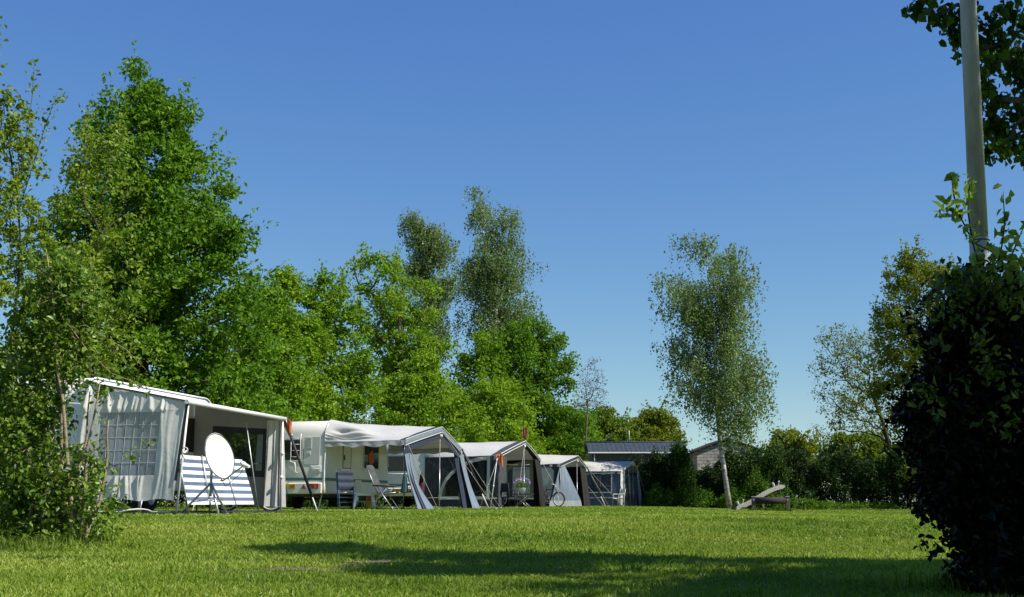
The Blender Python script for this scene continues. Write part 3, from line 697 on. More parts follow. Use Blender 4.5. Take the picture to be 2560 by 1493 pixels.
lamp_post()

def shade_tree():
    rng = np.random.default_rng(81)
    tx, ty = 6.4, 5.0; base = Vector((tx, ty, g(tx, ty)))
    root = empty('shade_tree', base, 0, 'broad leaved tree with dark branches hanging into the top right corner', 'tree')
    C = []
    def over(gx, gy, zc):       # a clump whose shade falls on ground point (gx, gy)
        t = (zc - g(gx, gy)) / SD.z
        return (gx + SD.x * t - tx, gy + SD.y * t - ty, zc - base.z)
    def ground_px(px, py):
        # where the sight line meets the lawn
        lo, hi = 3.0, 40.0
        for _ in range(40):
            m_ = (lo + hi) / 2; p = at(px, py, m_)
            if p.z > g(p.x, m_): lo = m_
            else: hi = m_
        return p.x, lo
    spots = []
    for k in range(58):        # upper streak
        t = rng.random() ** .8; px = 690 + t * 1750; up_ = 1368 + 26 * sstep(0, 1, t); py = up_ + (10 + rng.random() * (22 if t > .12 else 12)); spots.append((px, py))
    for k in range(26):
        px = 960 + rng.random() * 560; spots.append((px, 1412 + rng.random() * 24))
    for k in range(80):        # the dark corner
        px = 1760 + rng.random() ** .7 * 850; lo_ = 1450 - 42 * min(1, (px - 1760) / 600); spots.append((px, lo_ + rng.random() * (1500 - lo_)))
    for k in range(22):
        spots.append((2100 + rng.random() * 400, 1405 + rng.random() * 30))
    for px, py in spots:
        gx, gy = ground_px(px, py)
        for q in range(40):
            zc = rng.uniform(5.2, 7.2); c = over(gx, gy, zc); wx, wy, wz = c[0] + tx, c[1] + ty, zc
            if wy < 2 or (wz - EYE) / max(wy, .1) > .50 or wx / wy > .52: break
        C.append(c)
    for k in range(110):         # over the bush and the post: deep shade
        gx, gy = rng.uniform(1.6, 4.2), rng.uniform(4.6, 7.6); zt = rng.uniform(.1, 1.3)
        zc = rng.uniform(4.8, 7.5); t = (zc - zt) / SD.z
        C.append((gx + SD.x * t - tx, gy + SD.y * t - ty, zc - base.z))
    for k in range(16):        # the thin far tip of the shade
        spots_px = 640 + rng.random() * 240; gx, gy = ground_px(spots_px, 1362 + rng.random() * 14); C.append(over(gx, gy, rng.uniform(5.6, 7.0)))
    for k in range(80):        # unseen clumps added above and behind the view to block sky light
        C.append((rng.uniform(-1, 6) - tx, rng.uniform(-2.8, 2.7) - ty, rng.uniform(4.6, 6.8) - base.z))
    for k in range(40):
        a = rng.random() * 6.28; r = rng.random() ** .5 * 1.8; C.append((r * math.cos(a) + .6, r * math.sin(a) - 1.2, rng.uniform(4.5, 6.4)))
    for px, py in ((2300,20),(2345,40),(2380,62),(2410,30),(2395,95),(2420,130),(2480,60),(2520,30),(2555,70),(2470,105),(2510,110),(2550,130),(2535,170),(2490,150),(2560,200),(2475,165),(2460,215),(2490,245),(2540,260),(2475,290),(2500,320),(2535,340),(2510,370),(2480,330),(2560,300),(2470,380),(2555,380),(2600,120),(2620,250),(2640,50),(2590,330)):
        p = at(px, py, 8.4 + rng.normal() * .15); C.append((p.x - tx, p.y - ty, p.z - base.z))
    n_front = 31
    mb = MB(); Ca = np.array(C)
    skeleton(mb, Ca, [(0, 0, -.1), (.03, .02, 1.2), (.0, .05, 2.6), (-.05, .1, 3.8), (-.1, .15, 5.0), (-.1, 0, 6.4)], .19, rng, .004, bend=.2, upness=.15)
    mb.build('trunk', M['bark'], root)
    big, fr = Ca[:-n_front], Ca[-n_front:]
    k = 95; d = unit(rng.normal(size=(len(big) * k, 3))) * (rng.random(len(big) * k) ** .5)[:, None]; d[:, 2] *= .7
    P1 = np.repeat(big, k, 0) + d * .38
    # keep the hidden crown out of the view
    W = P1 + np.array(base); el = np.arctan2(W[:, 2] - EYE, np.maximum(W[:, 1], .05)); inview = (np.abs(W[:, 0]) < .445 * W[:, 1]) & (el < R(24.2)) & (W[:, 1] > 1)
    P1 = P1[~inview]
    # breaks in the canopy: sunlight that reaches the post, the pale shoots and the bush's crest
    W = P1 + np.array(base); drop = np.zeros(len(W), bool); rr = rng.random(len(W))
    for (yt, x0, x1, z0, z1, p_) in ((7.3, 2.76, 3.10, 1.7, 4.6, .98), (5.7, 1.9, 2.6, 1.55, 2.3, .93), (5.8, 1.9, 2.7, 1.4, 1.6, .6)):
        t = (W[:, 1] - yt) / SD.y; hx = W[:, 0] - SD.x * t; hz = W[:, 2] - SD.z * t
        drop |= (t > 0) & (hx > x0) & (hx < x1) & (hz > z0) & (hz < z1) & (rr < p_)
    P1 = P1[~drop]
    leaf_mesh('crown', P1, .12, M['shade_leaf'], root, rng, .8, None, .3, .4, False)
    k = 58; d = unit(rng.normal(size=(len(fr) * k, 3))) * (rng.random(len(fr) * k) ** .6)[:, None]
    P2 = np.repeat(fr, k, 0) + d * np.array([.12, .14, .13])
    leaf_mesh('low_branch_leaves', P2, .066, M['shade_leaf'], root, rng, .78, None, 1.2, .2, False)
shade_tree()

# unseen trees added behind the viewpoint to close off the sky over the foreground
for k, (bx, by, lab) in enumerate(((1.5, -5.5, 'added unseen broad tree behind the viewpoint, the one nearest the lamp post'), (8.5, -3.5, 'added unseen broad tree behind the viewpoint, farthest to the right'), (-6.0, -7.5, 'added unseen broad tree behind the viewpoint, farthest to the left'))):
    rng = np.random.default_rng(90 + k); root = empty('shade_tree', (bx, by, 0), 0, lab, 'tree', 'added trees behind the viewpoint')
    C = []
    while len(C) < 210:
        p = rng.uniform([-4.2, -3.6, 1.2], [4.2, 3.6, 10.5]); q = ((p[0] / 4.2) ** 2 + (p[1] / 3.4) ** 2 + ((p[2] - 5.8) / 4.8) ** 2)
        if .25 < q < 1: C.append(p)
    mb = MB(); skeleton(mb, np.array(C), [(0, 0, -.1), (.1, 0, 2), (0, .1, 4.5), (0, 0, 7)], .22, rng, .01); mb.build('trunk', M['bark'], root)
    P = np.repeat(np.array(C), 60, 0) + rng.normal(size=(len(C) * 60, 3)) * .34
    leaf_mesh('crown', P, .16, M['shade_leaf'], root, rng, .8)
# ---------------------------------------------------------------- the row of pitches
def frame(Nx, Ny, u, Dp):
    """near front corner (Nx,Ny), direction u along the row, awning depth Dp -> origin at the caravan's near corner, rotation, mapper"""
    uu = Vector((u[0], u[1])).normalized(); v = Vector((uu.y, -uu.x))
    o = Vector((Nx, Ny)) - v * Dp
    rz = math.atan2(v.y, v.x)
    def loc(px, py_or_none=None, lx=None, ly=None): pass
    return Vector((o.x, o.y, g(o.x, o.y))), rz, uu, v
PITCHES = {1: ((-5.74, 21.2), (.88, 4.4), 2.05, 4.5), 2: ((-3.05, 34.3), (1.36, 5.2), 2.45, 5.4), 3: ((-.53, 46.2), (1.7, 4.3), 3.1, 4.65),
           4: ((2.3, 57.5), (1.44, 4.0), 2.7, 4.3), 5: ((6.1, 68.0), (1.4, 4.0), 3.0, 4.3)}
FR = {k: frame(n[0], n[1], u, d) for k, (n, u, d, l) in PITCHES.items()}

def caravan(k, label, L, W=2.2, H=2.56, body='cream_paint', stripe='teal_paint', detail=0):
    o, rz, uu, v = FR[k]
    root = empty('caravan', o, rz, label, 'caravan', 'caravans parked in a row')
    zb = .44
    def rail(n=8):
        pts = [(.06, zb), (.0, zb + .22), (.0, 1.2), (.05, 1.95)]
        for i in range(n + 1):
            a = math.pi - (math.pi / 2) * i / n
            pts.append((.47 + .40 * math.cos(a), H - .40 + .40 * math.sin(a)))
        for i in range(n + 1):
            a = math.pi / 2 - (math.pi / 2) * i / n
            pts.append((L - .62 + .42 * math.cos(a), H - .42 + .42 * math.sin(a)))
        pts += [(L - .03, 1.35), (L + .14, zb + .35), (L + .06, zb)]
        return pts
    pr = rail(); cy, cz = L / 2, 1.5
    def ins(p, d):
        return (p[0] + (d if p[0] < cy else -d) * min(1, abs(p[0] - cy) / (cy * .8)), p[1] + (d if p[1] < cz else -d) * min(1, abs(p[1] - cz) / .8))
    b = MB(); n = len(pr)
    rings = [(-W, .06), (-W + .02, .02), (-W + .06, 0), (-.06, 0), (-.02, .012), (0, .04)]
    for (x, d) in rings: b.v += [(x, *ins(p, d)) for p in pr]
    for i in range(len(rings) - 1):
        for j in range(n):
            b.f.append((i * n + j, i * n + (j + 1) % n, (i + 1) * n + (j + 1) % n, (i + 1) * n + j)); b.sm.append(True); b.mi.append(0)
    b.f += [tuple(range(n)), tuple(range((len(rings) - 1) * n, len(rings) * n))[::-1]]; b.sm += [False, False]; b.mi += [0, 0]
    b.build('body', M[body], root)
    # awning rail round the side wall
    r = MB(); r.tube([(.012, *ins(p, .0)) for p in pr[1:-2]], .016, 6, cap=False); r.build('awning_rail', M['white_metal'], root)
    s = MB(); s.box((.006, L / 2, .86), (.012, L - .1, .085)); s.box((-W / 2, -.004, .86), (W - .1, .012, .085)); s.build('stripe', M[stripe], root)
    # side wall: door and window
    d = MB(); y0, y1 = L * .26, L * .26 + .62
    d.box((.008, (y0 + y1) / 2, 1.28), (.014, .62, 1.62), bev=.005); dd = d.build('door', M['cream_panel'] if body == 'cream_paint' else M['white_paint'], root)
    q = MB(); q.box((.02, (y0 + y1) / 2, 1.21), (.012, .60, .02)); q.box((.02, y0 + .005, 1.28), (.01, .012, 1.62)); q.box((.02, y1 - .005, 1.28), (.01, .012, 1.62)); q.build('door_seam', M['chair_grey'], dd)
    q = MB(); q.box((.03, y0 + .08, 1.52), (.03, .05, .16), bev=.012); q.build('handle', M['black_trim'], dd)
    w = MB(); w.box((.014, L * .70, 1.62), (.02, 1.25, .72), bev=.008); ww = w.build('window', M['dark_glass'], root)
    f = MB(); 
    for (yy, zz, sy, sz) in ((L * .70, 2.0, 1.33, .04), (L * .70, 1.24, 1.33, .04), (L * .70 - .645, 1.62, .04, .72), (L * .70 + .645, 1.62, .04, .72)): f.box((.016, yy, zz), (.022, sy, sz))
    f.build('window_frame', M['cream_panel'], ww)
    h = MB(); h.box((.012, L * .50, .70), (.016, .5, .36), bev=.005); h.build('service_hatch', M['cream_panel'], root)
    # rear wall (faces along -y)
    w = MB(); w.box((-1.2, .004, 1.70), (.98, .03, .58), bev=.01); ww = w.build('window', M['dark_glass'], root)
    f = MB()
    for (xx, zz, sx, sz) in ((-1.2, 2.01, 1.06, .04), (-1.2, 1.39, 1.06, .04), (-1.71, 1.7, .04, .58), (-.69, 1.7, .04, .58)): f.box((xx, .0, zz), (sx, .026, sz))
    f.build('window_frame', M['cream_panel'], ww)
    c = MB(); c.box((-W / 2, -.035, .60), (W - .06, .07, .32), bev=.03); bp = c.build('bumper', M[body], root)
    for xx in (-.27, -W + .27):
        l = MB(); l.box((xx, -.077, .66), (.29, .03, .15), bev=.01); lo = l.build('tail_light', M['red_lens'], root)
        a = MB(); a.box((xx + (.05 if xx > -1 else -.05), -.093, .66), (.07, .008, .13)); a.build('indicator', M['amber_lens'], lo)
    for xx in (-.58, -W + .58):
        t = MB(); t.prism([(xx - .075, .585), (xx + .075, .585), (xx, .72)], 'y', -.085, -.069); t.build('reflector', M['red_lens'], root)
    p = MB(); p.box((-W / 2, -.078, .655), (.54, .012, .125), bev=.004); pl = p.build('number_plate', M['plate'], root)
    if k == 2:
        tx = bpy.data.curves.new('plate_text', 'FONT'); tx.body = 'JX'; tx.size = .12; tx.extrude = .001; tx.align_x = 'RIGHT'; tx.align_y = 'CENTER'
        tmp = bpy.data.objects.new('plate_text', tx); me = bpy.data.meshes.new_from_object(tmp); bpy.data.objects.remove(tmp)
        to = link('plate_text', me, M['ink'], pl); to.location = (-W / 2 + .23, -.087, .655); to.rotation_euler = (R(90), 0, 0)
    # running gear
    for xx in (-.16, -W + .16):
        wb = MB(); wb.lathe([(.16, -.08), (.29, -.08), (.31, -.05), (.31, .05), (.29, .08), (.16, .08)], (xx, L * .52, .31), 22, Matrix.Rotation(R(90), 3, 'Y')); wh = wb.build('wheel', M['black_rubber'], root)
        rb = MB(); rb.lathe([(0, .05), (.12, .06), (.165, .085)], (xx, L * .52, .31), 18, Matrix.Rotation(R(90 if xx > -1 else -90), 3, 'Y')); rb.build('rim', M['steel'], wh)
    ch = MB(); ch.box((-W / 2, L * .5, .40), (1.5, L * .9, .08)); ch.box((-W / 2, L * .52, .31), (W - .5, .08, .08)); ch.tube([(-W / 2, L * .95, .42), (-W / 2, L + 1.1, .42)], .04, 8); ch.build('chassis', M['black_trim'], root)
    for (xx, yy) in ((-.25, .35), (-W + .25, .35), (-.25, L - .4), (-W + .25, L - .4)):
        j = MB(); j.tube([(xx, yy + .14, .44), (xx, yy, .22), (xx - .02, yy - .05, .0)], [.022, .02, .016], 8); j.box((xx - .02, yy - .05, .012), (.09, .09, .02)); j.build('corner_steady', M['white_metal'], root)
    return root, ins

c1, _ = caravan(1, 'nearest white caravan, mostly behind the leafy shrub and the white awning', 5.6, H=2.46, body='white_paint', stripe='blue_stripe')
for z in (1.62, 1.42):
    q = MB(); q.box((.006, .5, z), (.012, .9, .06)); q.build('stripe', M['blue_stripe'], c1)
q = MB(); q.box((-1.0, 2.2, 2.50), (.55, .55, .10), bev=.045); q.build('roof_vent', M['white_paint'], c1)
q = MB(); q.box((-.55, 3.4, 2.485), (.4, .4, .07), bev=.03); q.build('roof_vent', M['white_paint'], c1)
c2, _ = caravan(2, 'cream caravan with teal stripe, yellow number plate and red tail light', 5.25)
# ladder, grab handles, vents and the pipe on the second caravan's rear
l = MB()
for xx in (-1.02, -.72): l.tube([(xx, -.02, 2.16), (xx, -.07, 2.10), (xx, -.07, 1.38), (xx, -.02, 1.34)], .014, 8)
for zz in (1.5, 1.68, 1.86, 2.03): l.tube([(-1.02, -.07, zz), (-.72, -.07, zz)], .011, 6)
l.build('ladder', M['white_metal'], c2)
l = MB(); l.tube([(-1.15, -.03, 1.36), (-1.0, -.12, 1.36), (-.86, -.13, 1.33), (-.84, -.13, 1.22), (-.84, -.13, 1.08), (-.80, -.06, 1.03)], .017, 8); l.build('grab_rail', M['white_metal'], c2)
for (xx, zz, sx, sz) in ((-.47, 1.89, .17, .32), (-.49, 1.60, .15, .10)):
    q = MB(); q.box((xx, -.012, zz), (sx, .02, sz), bev=.006); 
    for i in range(int(sz / .04)): q.box((xx, -.025, zz - sz / 2 + .03 + i * .04), (sx * .8, .008, .012))
    q.build('vent', M['cream_panel'], c2)
q = MB(); q.box((-.38, -.008, 1.68), (.50, .016, .80), bev=.008); q.build('rear_panel', M['cream_panel'], c2)
q = MB(); q.box((-.25, -.012, 1.15), (.34, .024, .19), bev=.01); gh = q.build('grab_handle', M['white_metal'], c2)
q = MB(); q.box((-.25, -.026, 1.15), (.27, .012, .12), bev=.005); q.build('recess', M['cream_panel'], gh)
q = MB(); q.tube([(-.35, -.034, 1.15), (-.33, -.05, 1.16), (-.18, -.05, 1.16), (-.15, -.034, 1.15)], .012, 8); q.build('handle', M['white_metal'], gh)
q = MB(); q.lathe([(.05, 2.5), (.05, 2.62), (.07, 2.63), (.07, 2.68), (.0, 2.69)], (-.7, 3.2, 0), 14); q.build('chimney', M['white_metal'], c2)
q = MB(); q.tube([(-.5, 4.6, 2.5), (-.5, 4.6, 3.15)], .014, 6); q.box((-.5, 4.6, 3.1), (.5, .03, .012)); q.build('aerial', M['steel'], c2)
q = MB(); q.box((.03, 3.62, 1.58), (.02, .36, .40), rx=R(25)); q.build('window_sticker', M['orange_cloth'], c2)
c3, _ = caravan(3, 'third caravan with a bicycle rack on its pale blue grey rear', 5.0, body='white_paint', stripe='blue_stripe')
q = MB()
for zz in (.95, 1.30):
    q.tube([(-1.75, -.05, zz), (-1.75, -.30, zz), (-.45, -.30, zz), (-.45, -.05, zz)], .02, 8)
for xx in (-1.4, -1.0, -.6): q.tube([(xx, -.3, .95), (xx, -.3, 1.3)], .012, 6)
q.tube([(-1.9, -.28, .80), (-.1, -.28, .80)], .03, 8)
q.build('bicycle_rack', M['white_metal'], c3)
c4, _ = caravan(4, 'fourth caravan, pale side wall visible through its dark trimmed awning', 4.8, body='cream_paint', stripe='teal_paint')
c5, _ = caravan(5, 'farthest caravan behind the blue walled awning at the end of the row', 4.6, body='white_paint', stripe='blue_stripe')

# ---------------------------------------------------------------- awnings
def rail_at(s, L, H=2.56):
    """awning rail profile round the caravan side: s 0..1 -> (y, z)"""
    t = s if s <= .5 else 1 - s
    if t < .12: y, z = .02, 1.93 + (t / .12) * .25
    elif t < .26:
        a = math.pi - math.pi / 2 * (t - .12) / .14; y, z = .44 + .42 * math.cos(a), H - .40 + .42 * math.sin(a)
    else: y, z = .44 + (L / 2 - .44) * (t - .26) / .24, H + .03
    return (y, z) if s <= .5 else (L - y, z)
def front_at(s, L, Dp, zc, zp):
    t = s if s <= .5 else 1 - s
    q = t / .5
    z = zc + (zp - zc) * q ** .92; y = L / 2 * q
    return (Dp + .22 * q, y if s <= .5 else L - y, z)
def arch(a, b, zt, z0, z1, n=12):
    """quarter arch in the (x,z) plane: low at a,z0 rising to b,zt, straight down to b, z0"""
    pts = [(b, z0), (b, zt)]
    for i in range(1, n + 1):
        t = math.pi / 2 * i / n
        pts.append((b - (b - a) * math.sin(t), z0 + (zt - z0) * math.cos(t)))
    return pts[:-1] + [(a, z0)]
def awning(k, label, zc, zp, roof, wall, trim, edge, lining='canvas_lining_and_shade', near=None, far=None, opts=None):
    o, rz, uu, v = FR[k]; (_, _, Dp, L) = PITCHES[k]; opts = opts or {}
    rng = random.Random(k)
    root = empty('awning', o, rz, label, 'awning', 'awnings in front of the caravans')
    Lc = opts.get('Lc', L)
    fold = opts.get('fold', .03)
    def surf_pt(s, t):
        ry, rzz = rail_at(s, Lc); fx, fy, fz = front_at(s, L, Dp, zc, zp)
        x, y, z = fx * t, ry + (fy - ry) * t, rzz + (fz - rzz) * t
        q = min(s, 1 - s)
        z -= opts.get('sag', .05) * math.sin(math.pi * t) * math.sin(math.pi * min(1, q * 2.2))
        # creases fanning out from the caravan's shoulder over the eaves
        w = math.exp(-((q - .16) / .10) ** 2) * math.exp(-((t - .30) / .30) ** 2)
        y += (-1 if s < .5 else 1) * w * fold * math.sin(26 * q + 9 * t + (0 if s < .5 else 1))
        z += w * fold * .8 * math.sin(26 * q + 9 * t)
        if opts.get('deep') and q < .32:
            for (q0, t0, ln, am) in ((.035, .0, .6, .13), (.075, .0, .85, .13), (.115, .02, 1.0, .11), (.055, .10, .45, .08), (.155, .05, .9, .08)):
                # hanging folds that start at the caravan's corner and run out along the slope
                if t > t0:
                    k_ = (t - t0) / ln; c_ = q0 + .05 * k_ - .035 * k_ * k_
                    dp_ = am * math.exp(-((q - c_) / .012) ** 2) * max(0, 1 - k_) * min(1, k_ * 9)
                    y += (1 if s < .5 else -1) * dp_; z -= dp_ * .7
        z += .006 * math.sin(t * 17 + s * 9)
        return (x, y, z)
    te = opts.get('edge_t', .93)
    m_ = MB(); m_.grid(lambda a, b: surf_pt(b, a * te), 40, 150 if opts.get('deep') else 56); rf = m_.build('roof', M[roof], root)
    m_ = MB(); m_.grid(lambda a, b: surf_pt(b, te + a * (1 - te)), 4, 56); m_.build('roof_edge', M[edge], root)
    # eaves valance along both long sides
    for s, sgn in ((0, -1), (1, 1)):
        m_ = MB()
        def val(a, b, s=s, sgn=sgn):
            p = surf_pt(s, a); return (p[0], p[1] + sgn * (.012 + .012 * math.sin(a * 40)) * b, p[2] - b * (.13 + .025 * math.sin(a * 22)) - .035 * b * math.sin(math.pi * a))
        m_.grid(val, 36, 3); m_.build('valance', M[opts.get('valance', roof)], root)
    # gable: band, white piping and inner lining
    bw = opts.get('band', .17)
    m_ = MB(); m_.grid(lambda a, b: (lambda p: (p[0] + .025 * math.sin(a * 3.14), p[1], p[2] - a * bw))(front_at(b, L, Dp, zc, zp)), 3, 40); m_.build('gable_band', M[trim], root)
    m_ = MB()
    for dz, rr in ((.004, .013), (-bw, .012)):
        m_.tube([(lambda p: (p[0] + .022, p[1], p[2] + dz))(front_at(i / 40, L, Dp, zc, zp)) for i in range(41)], rr, 6)
    m_.build('piping', M[opts.get('piping', 'border_white')], root)
    # frame: poles, roof bars
    cx = Dp + .2
    for (px_, py_, pz_) in ((cx - .03, L / 2, zp - .05), (Dp - .02, .04, zc - .02), (Dp - .02, L - .04, zc - .02)):
        m_ = MB(); m_.tube([(px_, py_, 0), (px_, py_, pz_ * .5), (px_, py_, pz_ * .5), (px_, py_, pz_)], [.017, .017, .014, .014], 8); po = m_.build('pole', M['steel'], root)
    m_ = MB(); m_.lathe([(0, -.05), (.03, -.04), (.055, .0), (.05, .05), (0, .07)], (cx, L / 2, zp - bw - .12), 12); m_.build('pole_cap', M['plastic_white'], root)
    m_ = MB()
    for s in (.003, .5, .997): m_.tube([(lambda p: (p[0], p[1], p[2] - .035))(surf_pt(s, t / 10)) for t in range(11)], .014, 6)
    m_.tube([(lambda p: (p[0] - .05, p[1], p[2] - .04))(front_at(i / 30, L, Dp, zc, zp)) for i in range(31)], .014, 6)
    m_.build('roof_bars', M['steel'], root)
    # side walls
    for side, y in ((near, .0), (far, L)):
        if not side: continue
        top = lambda x: 1.95 + (zc - 1.95) * x / Dp - .02
        holes = side.get('holes', [])
        fl = side.get('flare', 0.0)                       # bottom pegged outwards
        yy = lambda x, z: y + (fl if y == 0 else -fl) * 0 + (-1 if y == 0 else 1) * side.get('lean', .10) * (1 - z / 2.0) + .012 * math.sin(x * 9 + z * 2)
        outer = [(0.02 + side.get('x0', 0), .02), (Dp - .01, .02), (Dp - .01, top(Dp)), (Dp * .5, top(Dp * .5)), (.02 + side.get('x0', 0), top(0))]
        m_ = MB(); m_.poly(outer, holes, lambda x, z: (x, yy(x, z), z)); wo = m_.build('side_wall', M[side.get('mat', wall)], root)
        for h in holes:
            c = (sum(p[0] for p in h) / len(h), sum(p[1] for p in h) / len(h))
            bwid = side.get('border', .1)
            off = -.012 if y == 0 else .012
            inn = inset_poly(h, bwid)
            m_ = MB(); m_.poly(h, [inn], lambda x, z: (x, yy(x, z) + off, z)); wi = m_.build('window', M[side.get('border_mat', 'border_white')], root)
            m_ = MB(); m_.poly(inn, [], lambda x, z: (x, yy(x, z) + off * .5, z)); m_.build('pane', M[side.get('pane', 'film_dark')], wi)
        if side.get('piping', True):
            m_ = MB()
            for zz in side.get('seams', (.36, .03)): m_.tube([(x / 12 * (Dp - .05) + .03, yy(x / 12 * Dp, zz) + (-.012 if y == 0 else .012), zz + .012 * math.sin(x)) for x in range(13)], .009, 5)
            m_.build('seam', M['border_white'], wo)
    return root, surf_pt
def inset_poly(P, d):
    n = len(P); out = []
    area = sum(P[i][0] * P[(i + 1) % n][1] - P[(i + 1) % n][0] * P[i][1] for i in range(n))
    sg = 1 if area > 0 else -1
    for i in range(n):
        a, b, c = Vector(P[i - 1]), Vector(P[i]), Vector(P[(i + 1) % n])
        e1, e2 = (b - a).normalized(), (c - b).normalized()
        n1, n2 = Vector((-e1.y, e1.x)) * sg, Vector((-e2.y, e2.x)) * sg
        m_ = (n1 + n2); m_ = m_.normalized() if m_.length > 1e-6 else n1
        k = d / max(.35, m_.dot(n1)); out.append(tuple(b + m_ * k))
    return out
def curtain(root, name, top0, top1, bot0, bot1, mat, waves=3, amp=.03, gather=.0, mid=None, nz=14):
    """cloth strip between two upper and two lower corners, rippling across its width"""
    t0, t1, b0, b1 = map(Vector, (top0, top1, bot0, bot1))
    def f(a, b):
        s = b + gather * math.sin(math.pi * b) * 0
        p = (t0 * (1 - a) + t1 * a) * (1 - b) + (b0 * (1 - a) + b1 * a) * b
        if mid is not None:
            w = math.sin(math.pi * b); c = (t0 * (1 - b) + b0 * b) * .5 + (t1 * (1 - b) + b1 * b) * .5
            p = p + (c - p) * w * mid[3] + Vector(mid[:3]) * w
        d = amp * math.sin(2 * math.pi * waves * a + b * 1.2)
        return p + Vector((d, d * .6, 0))
    m_ = MB(); m_.grid(f, max(10, waves * 8), nz); return m_.build(name, M[mat], root)
def ropes(root, lst, name='guy_rope', mat='rope', r=.0065):
    for a, b in lst:
        m_ = MB(); a, b = Vector(a), Vector(b); m_.tube([a, (a + b) / 2 + Vector((0, 0, -.02)), b], r, 5)
        m_.tube([a * .45 + b * .55, a * .42 + b * .58], r * 1.9, 6); rp = m_.build(name, M[mat], root)
        k = MB(); k.tube([b + Vector((.03, 0, .05)), b + Vector((-.03, 0, -.12))], .008, 5); k.build('peg', M['steel'], rp)
def strap(root, a, b, spring=.25, r=.035):
    """flat dark storm strap ending in a pale tension spring and a peg"""
    a, b = Vector(a), Vector(b); c = a + (b - a) * (1 - spring)
    m_ = MB(); m_.tube([a, c], r, 4); so = m_.build('storm_strap', M['black_trim'], root)
    m_ = MB(); m_.tube([c, b], r * .55, 6); m_.tube([b + Vector((0, 0, .03)), b - Vector((0, 0, .1))], .012, 5); m_.build('tension_spring', M['white_metal'], so)

# ---- second pitch: big grey canopy with rolled up fronts
D2, L2 = PITCHES[2][2], PITCHES[2][3]
a2, s2 = awning(2, 'open grey canopy with navy gable trim and tied back blue curtains beside cream caravan', 1.95, 2.47, 'canvas_grey', None, 'fabric_slate', 'fabric_navy',
                opts=dict(Lc=5.25, sag=.10, fold=.075, band=.16, deep=1))
z2 = 1.95
m_ = MB(); m_.grid(lambda a, b: (lambda p: (p[0] - .02, p[1], p[2] - .16 - a * (.18 + .10 * abs(b - .5))))(front_at(b, L2, D2, 1.95, 2.47)), 3, 40); m_.build('inner_valance', M['fabric_navy'], a2)
curtain(a2, 'curtain', (D2 - .12, -.02, 1.92), (D2 + .02, .30, 1.95), (D2 + .62, -.25, .02), (D2 + .66, .12, .02), 'fabric_navy', 2, .05, mid=(-.12, 0, 0, .55))
curtain(a2, 'curtain', (D2 + .03, -.05, 1.55), (D2 + .05, .35, 1.6), (D2 + .52, -.42, .02), (D2 + .78, .25, .02), 'fabric_slate', 3, .04, mid=(-.10, 0, 0, .35))
curtain(a2, 'curtain', (D2 - .10, L2 - .45, 1.8), (D2 + .02, L2 - .02, 1.93), (D2 + .28, L2 - .75, .02), (D2 + .42, L2 - .1, .02), 'fabric_navy', 3, .05, mid=(-.06, 0, 0, .35))
curtain(a2, 'curtain', (D2 + .05, L2 - .25, 1.7), (D2 + .07, L2 + .05, 1.8), (D2 + .52, L2 - .45, .02), (D2 + .62, L2 + .1, .02), 'fabric_slate', 2, .03, mid=(-.05, 0, 0, .3))
ropes(a2, [((D2 + .05, 0, 1.93), (D2 + 1.25, -.7, 0)), ((D2 + .2, L2 / 2, 2.42), (D2 + 2.2, L2 / 2 - .9, 0)), ((D2 + .05, L2, 1.93), (D2 + 1.2, L2 + .6, 0))])
strap(a2, (D2 + .04, L2 + .02, 1.93), (D2 + .75, L2 + .75, 0))

# ---- third pitch: charcoal walls with big arched windows
D3, L3 = PITCHES[3][2], PITCHES[3][3]
hole3 = arch(.62, 2.78, 2.02 - .08, .30, 1.95, 12)
w3 = dict(holes=[[(p[0], p[1]) for p in hole3]], mat='fabric_dark', border=.13, pane='film_dark', lean=.06)
w3b = dict(holes=[[(p[0], p[1]) for p in hole3]], mat='fabric_black', border=.16, pane='film_clear', border_mat='canvas_lining_and_shade', lean=.06)
a3, s3 = awning(3, 'awning with charcoal walls, arched white edged windows and a pale grey roof', 1.97, 2.62, 'canvas_grey', 'fabric_dark', 'fabric_dark', 'fabric_dark', near=w3, far=w3b,
                opts=dict(Lc=5.0, sag=.04, fold=.015, band=.10, piping='white_metal', edge_t=.90))
curtain(a3, 'front_panel', (D3, .02, 1.9), (D3 + .06, .80, 1.95), (D3 + .02, -.06, .02), (D3 + .05, .35, .02), 'fabric_dark', 2, .02)
curtain(a3, 'front_panel', (D3 + .04, L3 - .75, 1.95), (D3, L3 - .02, 1.92), (D3 + .12, L3 - .30, .02), (D3 + .22, L3, .02), 'fabric_black', 2, .02)
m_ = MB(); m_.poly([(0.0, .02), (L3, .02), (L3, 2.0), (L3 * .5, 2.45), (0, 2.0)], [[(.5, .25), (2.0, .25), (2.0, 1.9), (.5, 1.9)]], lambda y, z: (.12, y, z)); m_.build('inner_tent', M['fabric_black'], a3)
ropes(a3, [((D3 + .03, 0, 1.95), (D3 - .35, -.95, 0)), ((D3 + .2, L3 / 2, 2.55), (D3 + .95, -.5, 0)), ((D3 + .03, L3, 1.95), (D3 + 1.0, L3 + .4, 0))], r=.008)
ropes(a3, [((D3 - .02, -.06, 1.85), (D3 - .12, -.45, 0.0))], name='pole', mat='white_metal', r=.016)
strap(a3, (D3 * .33, -.02, 1.9), (D3 * .78, -.75, 0))

